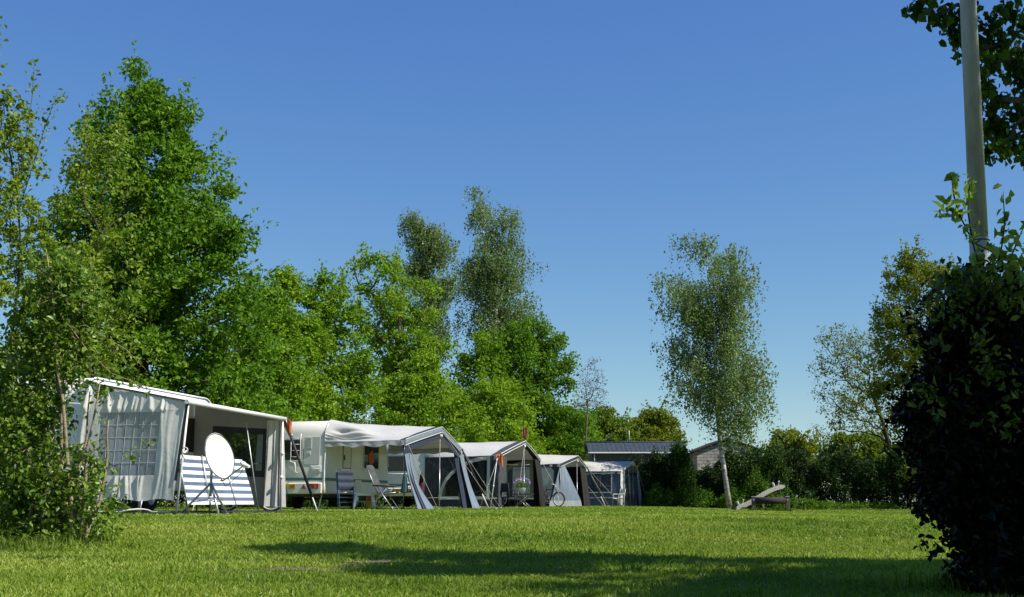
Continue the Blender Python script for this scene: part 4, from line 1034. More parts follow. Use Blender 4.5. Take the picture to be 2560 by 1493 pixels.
# ---- fourth pitch
D4, L4 = PITCHES[4][2], PITCHES[4][3]
hole4 = [(.25, .35), (2.25, .35), (2.42, 1.2), (2.42, 1.70), (2.28, 1.86), (1.9, 1.9), (.25, 1.9)]
w4 = dict(holes=[hole4], mat='fabric_navy', border=.05, pane='curtain_pale', border_mat='fabric_navy', lean=.06, seams=(.32,))
w4b = dict(holes=[[(.3, .45), (1.7, .45), (1.7, 1.55), (1.5, 1.85), (.3, 1.9)]], mat='fabric_black', border=.06, pane='canvas_cream', border_mat='fabric_black', lean=.06)
a4, s4 = awning(4, 'cream roofed awning with navy trim and a slate blue triangular front curtain', 2.02, 2.46, 'canvas_cream', 'fabric_navy', 'fabric_navy', 'canvas_grey', near=w4, far=w4b,
                opts=dict(Lc=4.8, sag=.05, fold=.02, band=.16, edge_t=.88))
curtain(a4, 'front_panel', (D4 - .02, -.02, 1.9), (D4 + .03, .5, 2.0), (D4 - .40, -.35, .28), (D4 + .85, .4, .28), 'fabric_slate', 3, .03)
curtain(a4, 'mud_flap', (D4 - .42, -.36, .28), (D4 + .87, .4, .28), (D4 - .45, -.42, .02), (D4 + .9, .4, .02), 'curtain_pale', 3, .02)
curtain(a4, 'front_panel', (D4 + .02, L4 - 1.1, 1.98), (D4, L4 - .02, 1.96), (D4 + .1, L4 - .8, .02), (D4 + .2, L4, .02), 'fabric_black', 2, .02)
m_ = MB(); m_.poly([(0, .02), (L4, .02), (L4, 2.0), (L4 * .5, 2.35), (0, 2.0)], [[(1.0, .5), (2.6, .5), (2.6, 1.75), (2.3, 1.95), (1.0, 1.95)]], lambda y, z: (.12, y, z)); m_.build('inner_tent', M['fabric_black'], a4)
ropes(a4, [((D4 + .2, L4 / 2, 2.4), (D4 + 2.6, L4 / 2 - .5, 0)), ((D4 + .05, L4, 1.98), (D4 + 1.1, L4 + .3, 0))], r=.008)
strap(a4, (D4 + .05, L4, 1.98), (D4 + .95, L4 + .2, 0))

# ---- fifth pitch
D5, L5 = PITCHES[5][2], PITCHES[5][3]
w5 = dict(holes=[[(.35, .72), (2.5, .72), (2.5, 1.84), (1.2, 1.84), (.35, 1.62)]], mat='fabric_blue', border=.06, pane='film_blue', lean=.05, seams=(.45,))
w5b = dict(holes=[[(.35, .72), (2.5, .72), (2.5, 1.8), (.35, 1.8)]], mat='fabric_blue', border=.06, pane='film_clear', lean=.05, seams=(.45,))
a5, s5 = awning(5, 'farthest awning with a cream roof, blue walls and large clear windows', 1.93, 2.53, 'canvas_cream', 'fabric_blue', 'canvas_grey', 'canvas_grey', near=w5, far=w5b,
                opts=dict(Lc=4.6, sag=.05, fold=.02, band=.10, edge_t=.90))
curtain(a5, 'front_panel', (D5, .0, 1.9), (D5 + .03, .35, 1.95), (D5 - .05, -.08, .02), (D5, .2, .02), 'border_white', 1, .02)
curtain(a5, 'front_panel', (D5 + .03, .35, 1.92), (D5 + .06, .8, 1.97), (D5, .2, .02), (D5 + .04, .5, .02), 'fabric_slate', 2, .02)
curtain(a5, 'front_panel', (D5 + .03, L5 - .55, 1.9), (D5, L5, 1.9), (D5 + .1, L5 - .45, .02), (D5 + .2, L5, .02), 'fabric_slate', 2, .02)
m_ = MB(); m_.poly([(.8, .7), (L5 - .55, .7), (L5 - .55, 1.75), (.8, 1.75)], [], lambda y, z: (D5 + .05, y, z)); m_.build('front_window', M['film_clear'], a5)
m_ = MB(); m_.poly([(.5, .02), (L5 - .5, .02), (L5 - .5, .7), (.5, .7)], [], lambda y, z: (D5 + .05, y, z)); m_.build('front_skirt', M['fabric_navy'], a5)
ropes(a5, [((.5, -.02, 1.85), (2.3, -1.2, 0)), ((D5 + .03, L5, 1.9), (D5 + .5, L5 + .3, 0))], r=.009)
ropes(a5, [((D5 + .1, L5 / 2 - .8, 2.2), (D5 + .25, L5 / 2 - .9, 0))], name='pole', mat='steel', r=.02)

# ---- first pitch: flat roll out awning with one gathered side wall
o1, r1, u1, v1 = FR[1]; D1, L1 = PITCHES[1][2], PITCHES[1][3]
a1 = empty('awning', o1, r1, 'nearest white lean-to awning with a gathered side wall and gridded window', 'awning', 'awnings in front of the caravans')
zc1, zr1 = 1.95, 2.34
zt = lambda x: zr1 + (zc1 - zr1) * x / D1
m_ = MB(); m_.grid(lambda a, b: (-.02 + a * (D1 + .02), b * L1, zt(a * D1) + .02 - .05 * math.sin(math.pi * a) * math.sin(math.pi * b) + .008 * math.sin(b * 60) * math.sin(math.pi * a)), 12, 60); m_.build('roof', M['canvas_white'], a1)
m_ = MB(); m_.tube([(D1 + .02, -.05, zc1 + .0), (D1 + .02, L1 + .05, zc1 + .0)], .042, 12); m_.build('front_beam', M['white_metal'], a1)
m_ = MB(); m_.tube([(0, .03, zr1), (D1, .03, zc1 + .01)], .022, 8); m_.tube([(0, L1 - .03, zr1), (D1, L1 - .03, zc1 + .01)], .022, 8); m_.build('rafters', M['steel'], a1)
m_ = MB(); m_.tube([(0, -.02, zr1 + .015), (D1, -.02, zc1 + .02)], .014, 6); m_.build('roof_trim', M['black_trim'], a1)
zb1 = .24
wx0, wx1, wz0, wz1 = .42, 1.60, .66, 1.78
lean = lambda z: -.13 * (1 - (z - zb1) / 1.75)            # the wall's foot is drawn back
rngf = np.random.default_rng(5)
fx = np.sort(rngf.uniform(0, D1, 24)); fa = rngf.uniform(.3, 1.1, 24)
def fold_y(x, z, strength):
    """soft vertical pleats"""
    s = 0
    for q, a in zip(fx, fa): s += a * math.exp(-((x - q - .05 * math.sin(z * 3 + q * 7)) / .022) ** 2)
    return -strength * s
def panel(name, x0, x1, z0f, z1f, st, mat, nx=70, nz=24, parent=None, off=0):
    def f(a, b):
        x = x0 + (x1 - x0) * a; zl, zh = z0f(x), z1f(x); z = zl + (zh - zl) * b
        k = st(a, b)
        return (x + lean(z) * x / D1, off - .015 + fold_y(x, z, k) + .012 * math.sin(x * 5 + z * 2) - .06 * (1 - (z - zb1) / 1.7) , z)
    m_ = MB(); m_.grid(f, nx, nz); return m_.build(name, M[mat], parent or a1)
panel('side_wall', .0, D1, lambda x: wz1, lambda x: zt(x) - .01, lambda a, b: .055 * (1 - b) ** .5 * math.sin(min(1, (1 - b) * 3 + .15) * 1.5) * (1 if a < .82 else .2) * (.35 + .65 * min(1, b * 6)), 'canvas_panel', 110, 22)
panel('side_wall', .0, D1, lambda x: zb1 + .02 * math.sin(x * 8), lambda x: wz0, lambda a, b: .05 * (.4 + .6 * b) * (1 if a < .8 else .25), 'canvas_panel', 110, 22)
panel('side_wall', .0, wx0, lambda x: wz0, lambda x: wz1, lambda a, b: .012, 'canvas_panel', 20, 14)
panel('side_wall', wx1, D1, lambda x: wz0, lambda x: wz1, lambda a, b: .010, 'canvas_panel', 24, 14)
wn = panel('window', wx0 + .005, wx1 - .005, lambda x: wz0 + .005, lambda x: wz1 - .005, lambda a, b: .006, 'film', 30, 12, off=.01)
m_ = MB()
wy = lambda x, z: .01 - .015 + fold_y(x, z, .006) + .012 * math.sin(x * 5 + z * 2) - .06 * (1 - (z - zb1) / 1.7) - .006
for i in range(8):
    x = wx0 + (wx1 - wx0) * i / 7
    m_.tube([(x + lean(wz0 + (wz1 - wz0) * j / 8) * x / D1, wy(x, wz0 + (wz1 - wz0) * j / 8), wz0 + (wz1 - wz0) * j / 8) for j in range(9)], .003, 4)
for j in range(6):
    z = wz0 + (wz1 - wz0) * j / 5
    m_.tube([(x + lean(z) * x / D1, wy(x, z), z) for x in [wx0 + (wx1 - wx0) * i / 14 for i in range(15)]], .003, 4)
m_.build('welded_grid', M['weld'], wn)
m_ = MB(); m_.tube([(0, -.03, zt(0) - .0), (D1, -.03, zc1)], .006, 5)
# dark edging and front corner pole, the strap pulled down the wall's front edge
m_ = MB(); m_.grid(lambda a, b: (D1 - .005 + a * .055 + lean(zc1 - b * (zc1 - zb1 - .1)) * 1.0, -.03 - .07 * b, zc1 - .02 - b * (zc1 - zb1 - .35)), 2, 10); m_.build('edge_strap', M['black_trim'], a1)
m_ = MB(); m_.tube([(D1, .06, zc1), (D1 - .06, .05, 1.0), (D1 - .12, .02, 0)], .022, 8); m_.build('pole', M['white_metal'], a1)
m_ = MB(); m_.tube([(D1, L1 - .06, zc1), (D1 + .02, L1 - .06, 0)], .022, 8); m_.build('pole', M['white_metal'], a1)
for x in (.65, 1.05, 1.45):
    m_ = MB(); m_.tube([(x - .1, -.12, zb1 + .02), (x - .12, -.16, 0.0)], .012, 6); m_.build('elastic_loop', M['steel'], a1)
# far side wall with its dark window, seen through the open front
def farw(x, z): return L1 - .03 + .02 * math.sin(x * 6) + .05 * (1 - z / 2)
m_ = MB(); m_.poly([(.02, .18), (D1 - .02, .12), (D1 - .01, zc1 - .02), (.02, zr1 - .02)], [[(.45, .78), (1.72, .72), (1.74, 1.74), (.45, 1.82)]], lambda x, z: (x, farw(x, z), z)); m_.build('side_wall', M['canvas_lining_and_shade'], a1)  # same fabric as the near wall, its shade put into a darker colour
m_ = MB(); hb = [(.45, .78), (1.72, .72), (1.74, 1.74), (.45, 1.82)]; m_.poly(hb, [inset_poly(hb, .13)], lambda x, z: (x, farw(x, z) - .01, z)); wf = m_.build('window', M['fabric_dark'], a1)
m_ = MB(); m_.poly(inset_poly(hb, .13), [], lambda x, z: (x, farw(x, z) - .005, z)); m_.build('pane', M['film_dark'], wf)
curtain(a1, 'curtain', (D1 - .33, L1 - .10, zc1 - .03), (D1 + .0, L1 - .02, zc1 - .03), (D1 - .40, L1 - .1, .12), (D1 + .05, L1 + .05, .10), 'canvas_panel', 3, .035)
m_ = MB(); m_.tube([(.6, 1.2, 0), (.6, 1.2, 2.2)], .035, 8); m_.build('pole', M['white_paint'], a1)
strap(a1, (D1 + .03, L1 + .02, zc1 - .05), (D1 + .72, L1 + .25, .0), .16, .03)
m_ = MB(); m_.tube([(D1 + .02, .03, 1.1), (D1 - .02, -.03, 1.02), (D1 + .03, -.05, .95)], .012, 6); m_.torus((D1 + .02, -.03, 1.1), .05, .008, Matrix.Rotation(R(90), 3, 'X'), 14, 5); m_.build('pole_clamp', M['plastic_white'], a1)
for zz in (1.22, .72):
    m_ = MB(); m_.box((D1 + .03, L1 - .1, zz), (.07, .07, .07), bev=.02); m_.build('pole_clamp', M['plastic_white'], a1)

# ---- groundsheets under the awnings
def groundsheet(k, label, x0, x1, y0, y1, mat='tarpaulin'):
    o, rz, uu, v = FR[k]
    root = empty('groundsheet', o, rz, label, 'groundsheet', 'groundsheets under the awnings')
    m_ = MB(); m_.grid(lambda a, b: (x0 + (x1 - x0) * a, y0 + (y1 - y0) * b, .022 + .008 * math.sin(a * 20 + b * 9)), 14, 18); m_.build('sheet', M[mat], root)
groundsheet(1, 'dark groundsheet beneath the nearest lean-to awning and the striped windbreak', .0, 2.7, -.25, 5.0)
groundsheet(2, 'dark groundsheet beneath the chairs under the open grey canopy', .0, 2.2, .3, 5.0)
groundsheet(3, 'dark groundsheet inside the charcoal walled awning', .0, 3.2, .05, 4.6)
groundsheet(4, 'dark groundsheet inside the navy trimmed awning with the triangular curtain', .0, 2.8, .05, 4.3)
groundsheet(5, 'dark groundsheet inside the blue walled awning', .0, 3.0, .05, 4.3)
# ---------------------------------------------------------------- things around the awnings
def L2W(k, x, y, z=0.0):
    o, rz, uu, v = FR[k]; return Vector((o.x + v.x * x + uu.x * y, o.y + v.y * x + uu.y * y, o.z + z))
def onspot(px, Y):
    x = xat(px, Y); return (x, Y, g(x, Y))

# satellite dish on a tripod
def dish():
    Y = 20.3; loc = onspot(536, Y)
    root = empty('satellite_dish', loc, R(62), 'white oval satellite dish on a galvanised tripod before the striped windbreak', 'satellite dish')
    # local -y is the way the dish looks
    az = MB()
    Mx = Matrix.Rotation(R(-16), 3, 'X')
    rows = []
    c = Vector((0, -.10, .97))
    n = 40; rings = 9
    vs = []; fs = []
    for side in (0, 1):
        for i in range(rings + 1):
            r = i / rings
            for k in range(n):
                t = 2 * math.pi * k / n
                p = Vector((.350 * r * math.cos(t), 0, .400 * r * math.sin(t)))
                p.y = .085 * (1 - r * r) + (.012 if side else 0)
                vs.append(c + Mx @ p)
    o2 = (rings + 1) * n
    for i in range(rings):
        for k in range(n):
            a, b = i * n + k, i * n + (k + 1) % n
            fs.append((a, a + n, b + n, b)); fs.append((o2 + a, o2 + b, o2 + b + n, o2 + a + n))
    e = rings * n
    for k in range(n): fs.append((e + k, o2 + e + k, o2 + e + (k + 1) % n, e + (k + 1) % n))
    az.add(vs, fs, True); rf = az.build('reflector', M['dish_paint'], root)
    m_ = MB(); m_.tube([c + Mx @ Vector((.405 * math.cos(t), 0, .455 * math.sin(t))) * .99 * (.350 / .405) for t in [2 * math.pi * k / 40 for k in range(41)]], .006, 5, cap=False); m_.build('rim', M['chair_grey'], rf)
    m_ = MB()
    for k, w in enumerate((.03, .012, .026, .02, .0, .034, .012, .03)):
        if w: m_.box(c + Mx @ Vector((-.12 + k * .034, .085 * (1 - ((-.12 + k * .034) / .375) ** 2) - .004, .015)), (w * .8, .006, .007))
    m_.build('faint_mark', M['weld'], rf)
    # feed arm from the lower rim to the converter head
    a0 = c + Mx @ Vector((0, .02, -.42)); a1_ = c + Mx @ Vector((0, -.48, -.30))
    m_ = MB(); m_.tube([a0 + Vector((0, .06, 0)), a0, a1_], .014, 8); fa = m_.build('feed_arm', M['steel'], root)
    m_ = MB(); d = (c - a1_).normalized(); m_.tube([a1_ - d * .06, a1_ + d * .02, a1_ + d * .021, a1_ + d * .08], [.025, .03, .045, .045], 12); m_.box(a1_ - d * .05 + Vector((0, 0, -.02)), (.06, .1, .05), bev=.012); m_.build('converter_head', M['plastic_white'], fa)
    m_ = MB(); m_.tube([a1_ + Vector((0, .02, -.04)), a1_ + Vector((0.02, .1, -.14)), a0 + Vector((0, -.05, -.1)), Vector((0, .1, .9))], .006, 5); m_.build('cable', M['black_trim'], fa)
    m_ = MB(); m_.box(c + Mx @ Vector((0, .17, -.05)), (.12, .1, .2), bev=.02); m_.build('bracket', M['steel'], root)
    m_ = MB(); m_.tube([(0, .07, .30), (0, .07, 1.02)], .022, 10); m_.build('mast', M['zinc'], root)
    Minv = Matrix.Rotation(R(-62), 3, 'Z')
    top = Vector((0, .07, .52))
    for (dx, dy) in ((-.55, .0), (.16, -.28), (.13, .42)):
        f = Minv @ Vector((dx, dy, .012)); f.z = .012 + g(loc[0] + dx, Y + dy) - loc[2]
        m_ = MB(); m_.tube([top, f], .019, 8); m_.box(f, (.06, .06, .02)); m_.build('leg', M['steel'], root)
        m_ = MB(); mid = top + (f - top) * .62; m_.tube([(0, .07, .24), mid], .009, 6); m_.build('brace', M['steel'], root)
dish()

# striped windbreak
def windbreak():
    o, rz, uu, v = FR[1]
    root = empty('windbreak', L2W(1, D1 - .14, .05), rz, 'blue and white striped windbreak cloth stretched beneath the nearest awning', 'windbreak')
    Lw = 3.0
    ns = 13
    zt_ = lambda y: 1.03 + .01 * y / Lw
    def pt(y, z):
        q = z / 1.0
        return (-.02 - .10 * y / Lw + (.20 + .08 * y / Lw) * (1 - q) + .02 * math.sin(y * 4 + z * 3), y + .03 * math.sin(z * 5) + .10 * (1 - q), z)
    m_ = MB()
    def f(a, b):
        y = Lw * a; return pt(y, .16 + (zt_(y) - .16) * b)
    m_.grid(f, 30, 13 * 3)
    per = 30
    for i in range(len(m_.f)): m_.mi[i] = 1 if ((i // per) // 3) % 2 == 1 else 0
    m_.build('cloth', [M['canvas_white'], M['stripe_blue']], root)
    for y in (0.02, 1.0, 2.1, 3.12):
        p = MB(); a = pt(y, .0); b = pt(y, zt_(y)); ext = .75 if y > 3 else .02
        p.tube([Vector(a) + Vector((.02, 0, -.06)), Vector(b) + Vector((.02, 0, ext))], .013, 8); p.build('pole', M['steel'], root)
    for y in (2.2, 2.5, 2.8):
        p = MB(); p.lathe([(.0, .0), (.014, .003), (.014, -.003)], pt(y, .2), 8, Matrix.Rotation(R(90), 3, 'Y')); p.build('eyelet', M['black_trim'], root)
M['stripe_blue'] = surf('stripe_blue', (.115, .16, .245), .85, .1, 5, .2, 20, transl=.1)
windbreak()

# bicycle
def bicycle(loc, rz, label, mat, group='bicycles on the pitches', tilt=0):
    root = empty('bicycle', loc, rz, label, 'bicycle', group)
    Rw = .33
    MX = Matrix.Rotation(R(90), 3, 'X')
    for x in (0, 1.02):
        m_ = MB(); m_.torus((x, 0, Rw), Rw - .02, .020, MX, 36, 8); w = m_.build('wheel', M['black_rubber'], root)
        m_ = MB(); m_.torus((x, 0, Rw), Rw - .05, .016, MX, 36, 6); m_.build('rim', M['white_metal'], w)
        m_ = MB()
        for k in range(14):
            t = 2 * math.pi * k / 14; m_.tube([(x, .02 * (-1) ** k, Rw), (x + (Rw - .05) * math.cos(t), 0, Rw + (Rw - .05) * math.sin(t))], .003, 4, cap=False)
        m_.tube([(x, -.05, Rw), (x, .05, Rw)], .02, 8); m_.build('spokes', M['steel'], w)
        m_ = MB(); m_.grid(lambda a, b, x=x: (x + (Rw + .025) * math.cos(R(-10 + 170 * a)), (b - .5) * .05, Rw + (Rw + .025) * math.sin(R(-10 + 170 * a))), 20, 2); m_.build('mudguard', M[mat], root)
    bb = (.43, 0, .30); st = (.33, 0, .78); hd = (.86, 0, .80)
    m_ = MB()
    for a, b, r in ((bb, st, .018), (bb, (.88, 0, .66), .02), (st, hd, .016), ((0, 0, Rw), bb, .012), ((0, 0, Rw), st, .011), (hd, (.89, 0, .62), .02)): m_.tube([a, b], r, 8)
    m_.build('frame', M[mat], root)
    m_ = MB(); m_.tube([(.89, 0, .62), (.95, 0, .50), (1.02, 0, Rw)], .014, 8); m_.build('fork', M['white_metal'], root)
    m_ = MB(); m_.tube([st, (.31, 0, .90)], .013, 8); m_.grid(lambda a, b: (.18 + .27 * a, (b - .5) * (.20 - .14 * a), .92 + .02 * math.sin(b * 3.14) - .02 * a), 8, 6); m_.build('saddle', M['black_trim'], root)
    m_ = MB(); m_.tube([hd, (.85, 0, .98)], .014, 8); m_.tube([(.70, -.29, .99), (.80, -.22, 1.03), (.86, -.06, .99), (.86, .06, .99), (.80, .22, 1.03), (.70, .29, .99)], .012, 8); m_.build('handlebar', M['steel'], root)
    m_ = MB(); m_.torus((.43, -.05, .30), .09, .006, MX, 18, 5); m_.tube([(.43, -.09, .30), (.50, -.09, .15)], .009, 6); m_.box((.50, -.13, .15), (.09, .08, .02)); m_.tube([(.43, .09, .30), (.36, .09, .45)], .009, 6); m_.box((.36, .13, .45), (.09, .08, .02)); m_.build('crank', M['steel'], root)
    m_ = MB(); m_.tube([(.0, .0, .72), (.33, 0, .74)], .008, 5); m_.box((.1, 0, .73), (.36, .12, .012)); m_.tube([(0, .06, Rw), (-.03, .06, .72)], .006, 5); m_.tube([(0, -.06, Rw), (-.03, -.06, .72)], .006, 5); m_.build('luggage_rack', M['black_trim'], root)
    return root
r1z = FR[1][1]
p = L2W(1, .72, L1 + .22); bicycle((p.x, p.y, g(p.x, p.y)), r1z, 'bicycle behind the nearest awning, only its pale rimmed wheel showing below the wall', 'black_trim')
p = onspot(1352, 56.2); bicycle(p, R(-38), 'bicycle with pale front fork parked between the charcoal and navy trimmed awnings', 'maroon_cloth')
p = L2W(3, .9, 3.3); bicycle((p.x, p.y, g(p.x, p.y) + .03), FR[3][1] + R(50), 'dark bicycle standing inside the charcoal walled awning behind the flower table', 'black_trim')

# pennants
def pennant(loc, rz, label, mat, w=.28, h=.62, stick=None):
    root = empty('pennant', loc, rz, label, 'pennant')
    m_ = MB()
    def f(a, b):
        ww = w * (1 - .92 * b) * (1 if b > .0 else 1); x = (a - .5) * ww + .28 * b * w * 2
        return (x, .05 * math.sin(a * 5 + b * 4) * (1 - b * .5), -h * b + .10 * math.sin(a * 3.1) * (1 - b))
    m_.grid(f, 12, 14); m_.build('cloth', M[mat], root)
    m_ = MB(); m_.tube([(-.02, .0, .06), (0, 0, -.02)], .012, 5); 
    if stick: m_.tube([(0, 0, .05), (0, 0, -stick)], .014, 6)
    m_.build('toggle', M['white_metal'], root)
p = L2W(1, D1 + .06, L1 + .02, 1.88); pennant(p, R(20), 'limp orange pennant hanging from the far corner of the nearest awning', 'orange_cloth', .20, .38)
p = L2W(3, D3 + .06, -.03, 1.95); pennant(p, R(10), 'pointed orange pennant hanging at the front corner of the charcoal walled awning', 'orange_cloth', .27, .46)
p = L2W(3, D3 + .2, L3 / 2, 2.98)
root = empty('flag', p - Vector((0, 0, .4)), R(10), 'small red flag on a stick above the charcoal trimmed gable', 'flag')
m_ = MB(); m_.tube([(0, 0, 0), (0, 0, .62)], .012, 6); m_.build('stick', M['wood'], root)
m_ = MB(); m_.grid(lambda a, b: ((a - .5) * .22 * math.sin(3.14 * (b * .85 + .12)), .04 * math.sin(a * 5), .58 - .46 * b), 8, 10); m_.build('cloth', M['red_cloth'], root)

# chairs, tables and the rest under the open canopy
M['chair_rail'] = surf('chair_rail', (.10, .17, .30), .4, .1, 8)
def recliner(loc, rz, label, mat, folded=False, group='camping chairs'):
    root = empty('camping_chair', loc, rz, label, 'camping chair', group)
    w = .50
    if not folded:
        b0, b1 = Vector((.0, 0, .45)), Vector((-.32, 0, 1.22))
        def pad(a, b, P0, P1, th=.05):
            p = P0.lerp(P1, a); n = Vector((P1.z - P0.z, 0, -(P1.x - P0.x))).normalized()
            return p + n * (th * (.5 + .5 * abs(math.sin(a * math.pi * 4))) * math.sin(math.pi * min(1, max(0, b)) ) ** .4) + Vector((0, (b - .5) * w, 0))
        m_ = MB(); m_.grid(lambda a, b: pad(a, b, b0, b1), 24, 8); m_.grid(lambda a, b: b0.lerp(b1, a) + Vector((-.02, (b - .5) * w, 0)), 4, 2); m_.build('backrest', M[mat], root)
        s0, s1 = Vector((.02, 0, .43)), Vector((.50, 0, .47))
        m_ = MB(); m_.grid(lambda a, b: s0.lerp(s1, a) + Vector((0, (b - .5) * w, .045 * (.5 + .5 * abs(math.sin(a * 9))))), 14, 6); m_.grid(lambda a, b: s0.lerp(s1, a) + Vector((0, (b - .5) * w, 0)), 3, 2); m_.build('seat', M[mat], root)
        for y in (-w / 2 - .03, w / 2 + .03):
            m_ = MB(); m_.tube([(-.14, y, .66), (.10, y, .65), (.38, y, .645)], [.02, .024, .022], 8); m_.build('armrest', M['black_trim'], root)
            m_ = MB(); m_.tube([(-.34, y * .92, 1.2), (.0, y * .92, .42)], .013, 8); m_.tube([(.0, y * .92, .42), (.52, y * .92, .47)], .013, 8); m_.build('side_rail', M['steel'], root)
            m_ = MB(); m_.tube([(.32, y, .64), (-.26, y, .0)], .013, 8); m_.box((-.26, y, .012), (.06, .03, .024)); m_.build('leg', M['steel'], root)
            m_ = MB(); m_.tube([(-.02, y, .64), (.46, y, .0)], .013, 8); m_.box((.46, y, .012), (.06, .03, .024)); m_.build('leg', M['steel'], root)
        m_ = MB(); m_.tube([(.42, -w / 2 - .03, .06), (.42, w / 2 + .03, .06)], .010, 6); m_.tube([(-.21, -w / 2 - .03, .06), (-.21, w / 2 + .03, .06)], .010, 6); m_.build('stretcher', M['steel'], root)
    else:
        # folded flat and stood on end, leaning back
        T = Matrix.Rotation(R(-14), 3, 'Y')
        q = lambda x, y, z: T @ Vector((x, y, z))
        for y in (-.24, .24):
            m_ = MB(); m_.tube([q(0, y, 0), q(0, y, 1.12)], .013, 8); m_.tube([q(.05, y * .9, .0), q(.05, y * .9, .92)], .012, 8); m_.build('side_rail', M['chair_rail'] if mat == 'chair_blue' else M['steel'], root)
        m_ = MB()
        for z in (.08, .20, .34, .48, .6): m_.tube([q(0.02, -.24, z), q(.02, .24, z)], .011, 6)
        m_.build('rungs', M['steel'], root)
        m_ = MB(); m_.grid(lambda a, b: q(.06 + .035 * abs(math.sin(b * 9)), (a - .5) * .46, .55 + b * .58), 8, 20); m_.grid(lambda a, b: q(-.02, (a - .5) * .46, .55 + b * .58), 3, 3); m_.build('padding', M[mat], root)
        m_ = MB(); m_.box(q(.07, 0, 1.10), (.06, .34, .10), ry=R(-14), bev=.03); m_.build('headrest', M['chair_grey'], root)
    return root
Y2 = 34.6
recliner(onspot(868, 34.2), R(-62), 'dark blue folding lounger folded flat and leaned before the cream caravan wall', 'chair_blue', True)
recliner(onspot(952, 34.0), R(-12), 'grey padded high backed reclining camp chair under the open grey canopy', 'chair_grey')
def plastic_table(loc, rz, label, s=.58, h=.47, group='white plastic tables'):
    root = empty('table', loc, rz, label, 'table', group)
    m_ = MB(); m_.box((0, 0, h - .02), (s, s, .035), bev=.012); m_.box((0, 0, h - .06), (s - .06, s - .06, .05)); m_.build('tabletop', M['plastic_white'], root)
    for sx in (-1, 1):
        for sy in (-1, 1):
            m_ = MB(); m_.tube([(sx * (s / 2 - .06), sy * (s / 2 - .06), h - .05), (sx * (s / 2 - .0), sy * (s / 2 - .0), 0)], [.045, .028], 6); m_.build('leg', M['plastic_white'], root)
    return root
plastic_table(onspot(911, 34.3), R(10), 'low square white plastic table beside the folded blue lounger')
def bottle(loc, label):
    root = empty('gas_bottle', loc, 0, label, 'gas bottle')
    m_ = MB(); m_.lathe([(0, .0), (.12, .0), (.13, .03), (.13, .24), (.12, .27)], (0, 0, 0), 16); m_.build('body', M['plastic_yellow'], root)
    m_ = MB(); m_.lathe([(.13, .241), (.132, .26), (.12, .36), (.07, .42), (.03, .43), (.03, .47), (0, .47)], (0, 0, 0), 16); m_.build('cap', M['plastic_red'], root)
bottle(onspot(927, 34.9), 'small yellow and red gas bottle standing behind the white plastic table')
def step(loc, rz, label):
    root = empty('step_stool', loc, rz, label, 'step stool')
    m_ = MB(); m_.box((0, 0, .22), (.36, .28, .03), bev=.008); m_.build('tread', M['zinc'], root)
    for sx in (-1, 1):
        m_ = MB(); m_.tube([(sx * .16, -.12, 0), (sx * .15, -.10, .21), (sx * .15, .10, .21), (sx * .16, .12, 0)], .014, 6); m_.build('leg', M['steel'], root)
step(onspot(900, 34.6), R(-70), 'small silver step stool under the low white plastic table')
def parasol(px, Y, h, label, mat, lean=0.0):
    loc = onspot(px, Y); root = empty('folded_parasol', loc, 0, label, 'parasol', 'furled parasols')
    m_ = MB(); m_.tube([(0, 0, -.05), (lean, 0, h)], .014, 6); m_.build('pole', M['black_trim'], root)
    m_ = MB(); m_.lathe([(.015, h * .98), (.05, h * .9), (.085, h * .66), (.11, h * .46), (.07, h * .44), (.02, h * .45)], (lean * .7, 0, 0), 9, smooth=False); m_.build('canopy', M[mat], root)
parasol(1010, 34.2, 1.05, 'furled teal parasol planted beside the slate blue curtain', 'teal_cloth', .03)
parasol(1050, 38.6, 1.15, 'furled maroon parasol standing in front of the charcoal wall', 'maroon_cloth', .06)
def clothes():
    p = L2W(3, D3 - .35, .95, 0); root = empty('jacket', p, FR[3][1] + R(70), 'black jacket hanging inside the front corner of the charcoal walled awning', 'jacket')
    m_ = MB()
    def f(a, b):
        t = 2 * math.pi * a; w = .10 + .16 * min(1, b * 3) + .03 * b; return (w * math.cos(t), .07 * math.sin(t) + .015 * math.sin(t * 6) * b, 1.92 - 1.0 * b)
    m_.grid(f, 28, 16); m_.build('body', M['black_cloth'], root)
    for s in (-1, 1):
        m_ = MB(); m_.tube([(s * .17, 0, 1.80), (s * .27, .01, 1.5), (s * .29, .0, 1.18)], [.075, .065, .05], 10); m_.build('sleeve', M['black_cloth'], root)
    m_ = MB(); m_.tube([(-.2, 0, 1.86), (0, 0, 1.94), (.2, 0, 1.86)], .01, 6); m_.tube([(0, 0, 1.94), (0, 0, 2.02)], .006, 5); m_.build('hanger', M['wood'], root)
clothes()
def folding_table(loc, rz, label, w, d, h, top, group='folding tables'):
    root = empty('folding_table', loc, rz, label, 'table', group)
    m_ = MB(); m_.box((0, 0, h), (w, d, .03), bev=.008); m_.build('tabletop', M[top], root)
    for sy in (-1, 1):
        m_ = MB(); m_.tube([(-w * .36, sy * d * .42, h - .02), (w * .36, sy * d * .42, 0)], .013, 6); m_.build('leg', M['steel'], root)
        m_ = MB(); m_.tube([(w * .36, sy * d * .40, h - .02), (-w * .36, sy * d * .40, 0)], .013, 6); m_.build('leg', M['steel'], root)
    return root
pt = onspot(1306, 45.6)
folding_table(pt, R(-15), 'dark topped folding table in front of the charcoal walled awning holding the flower pot', .80, .5, .50, 'black_trim')
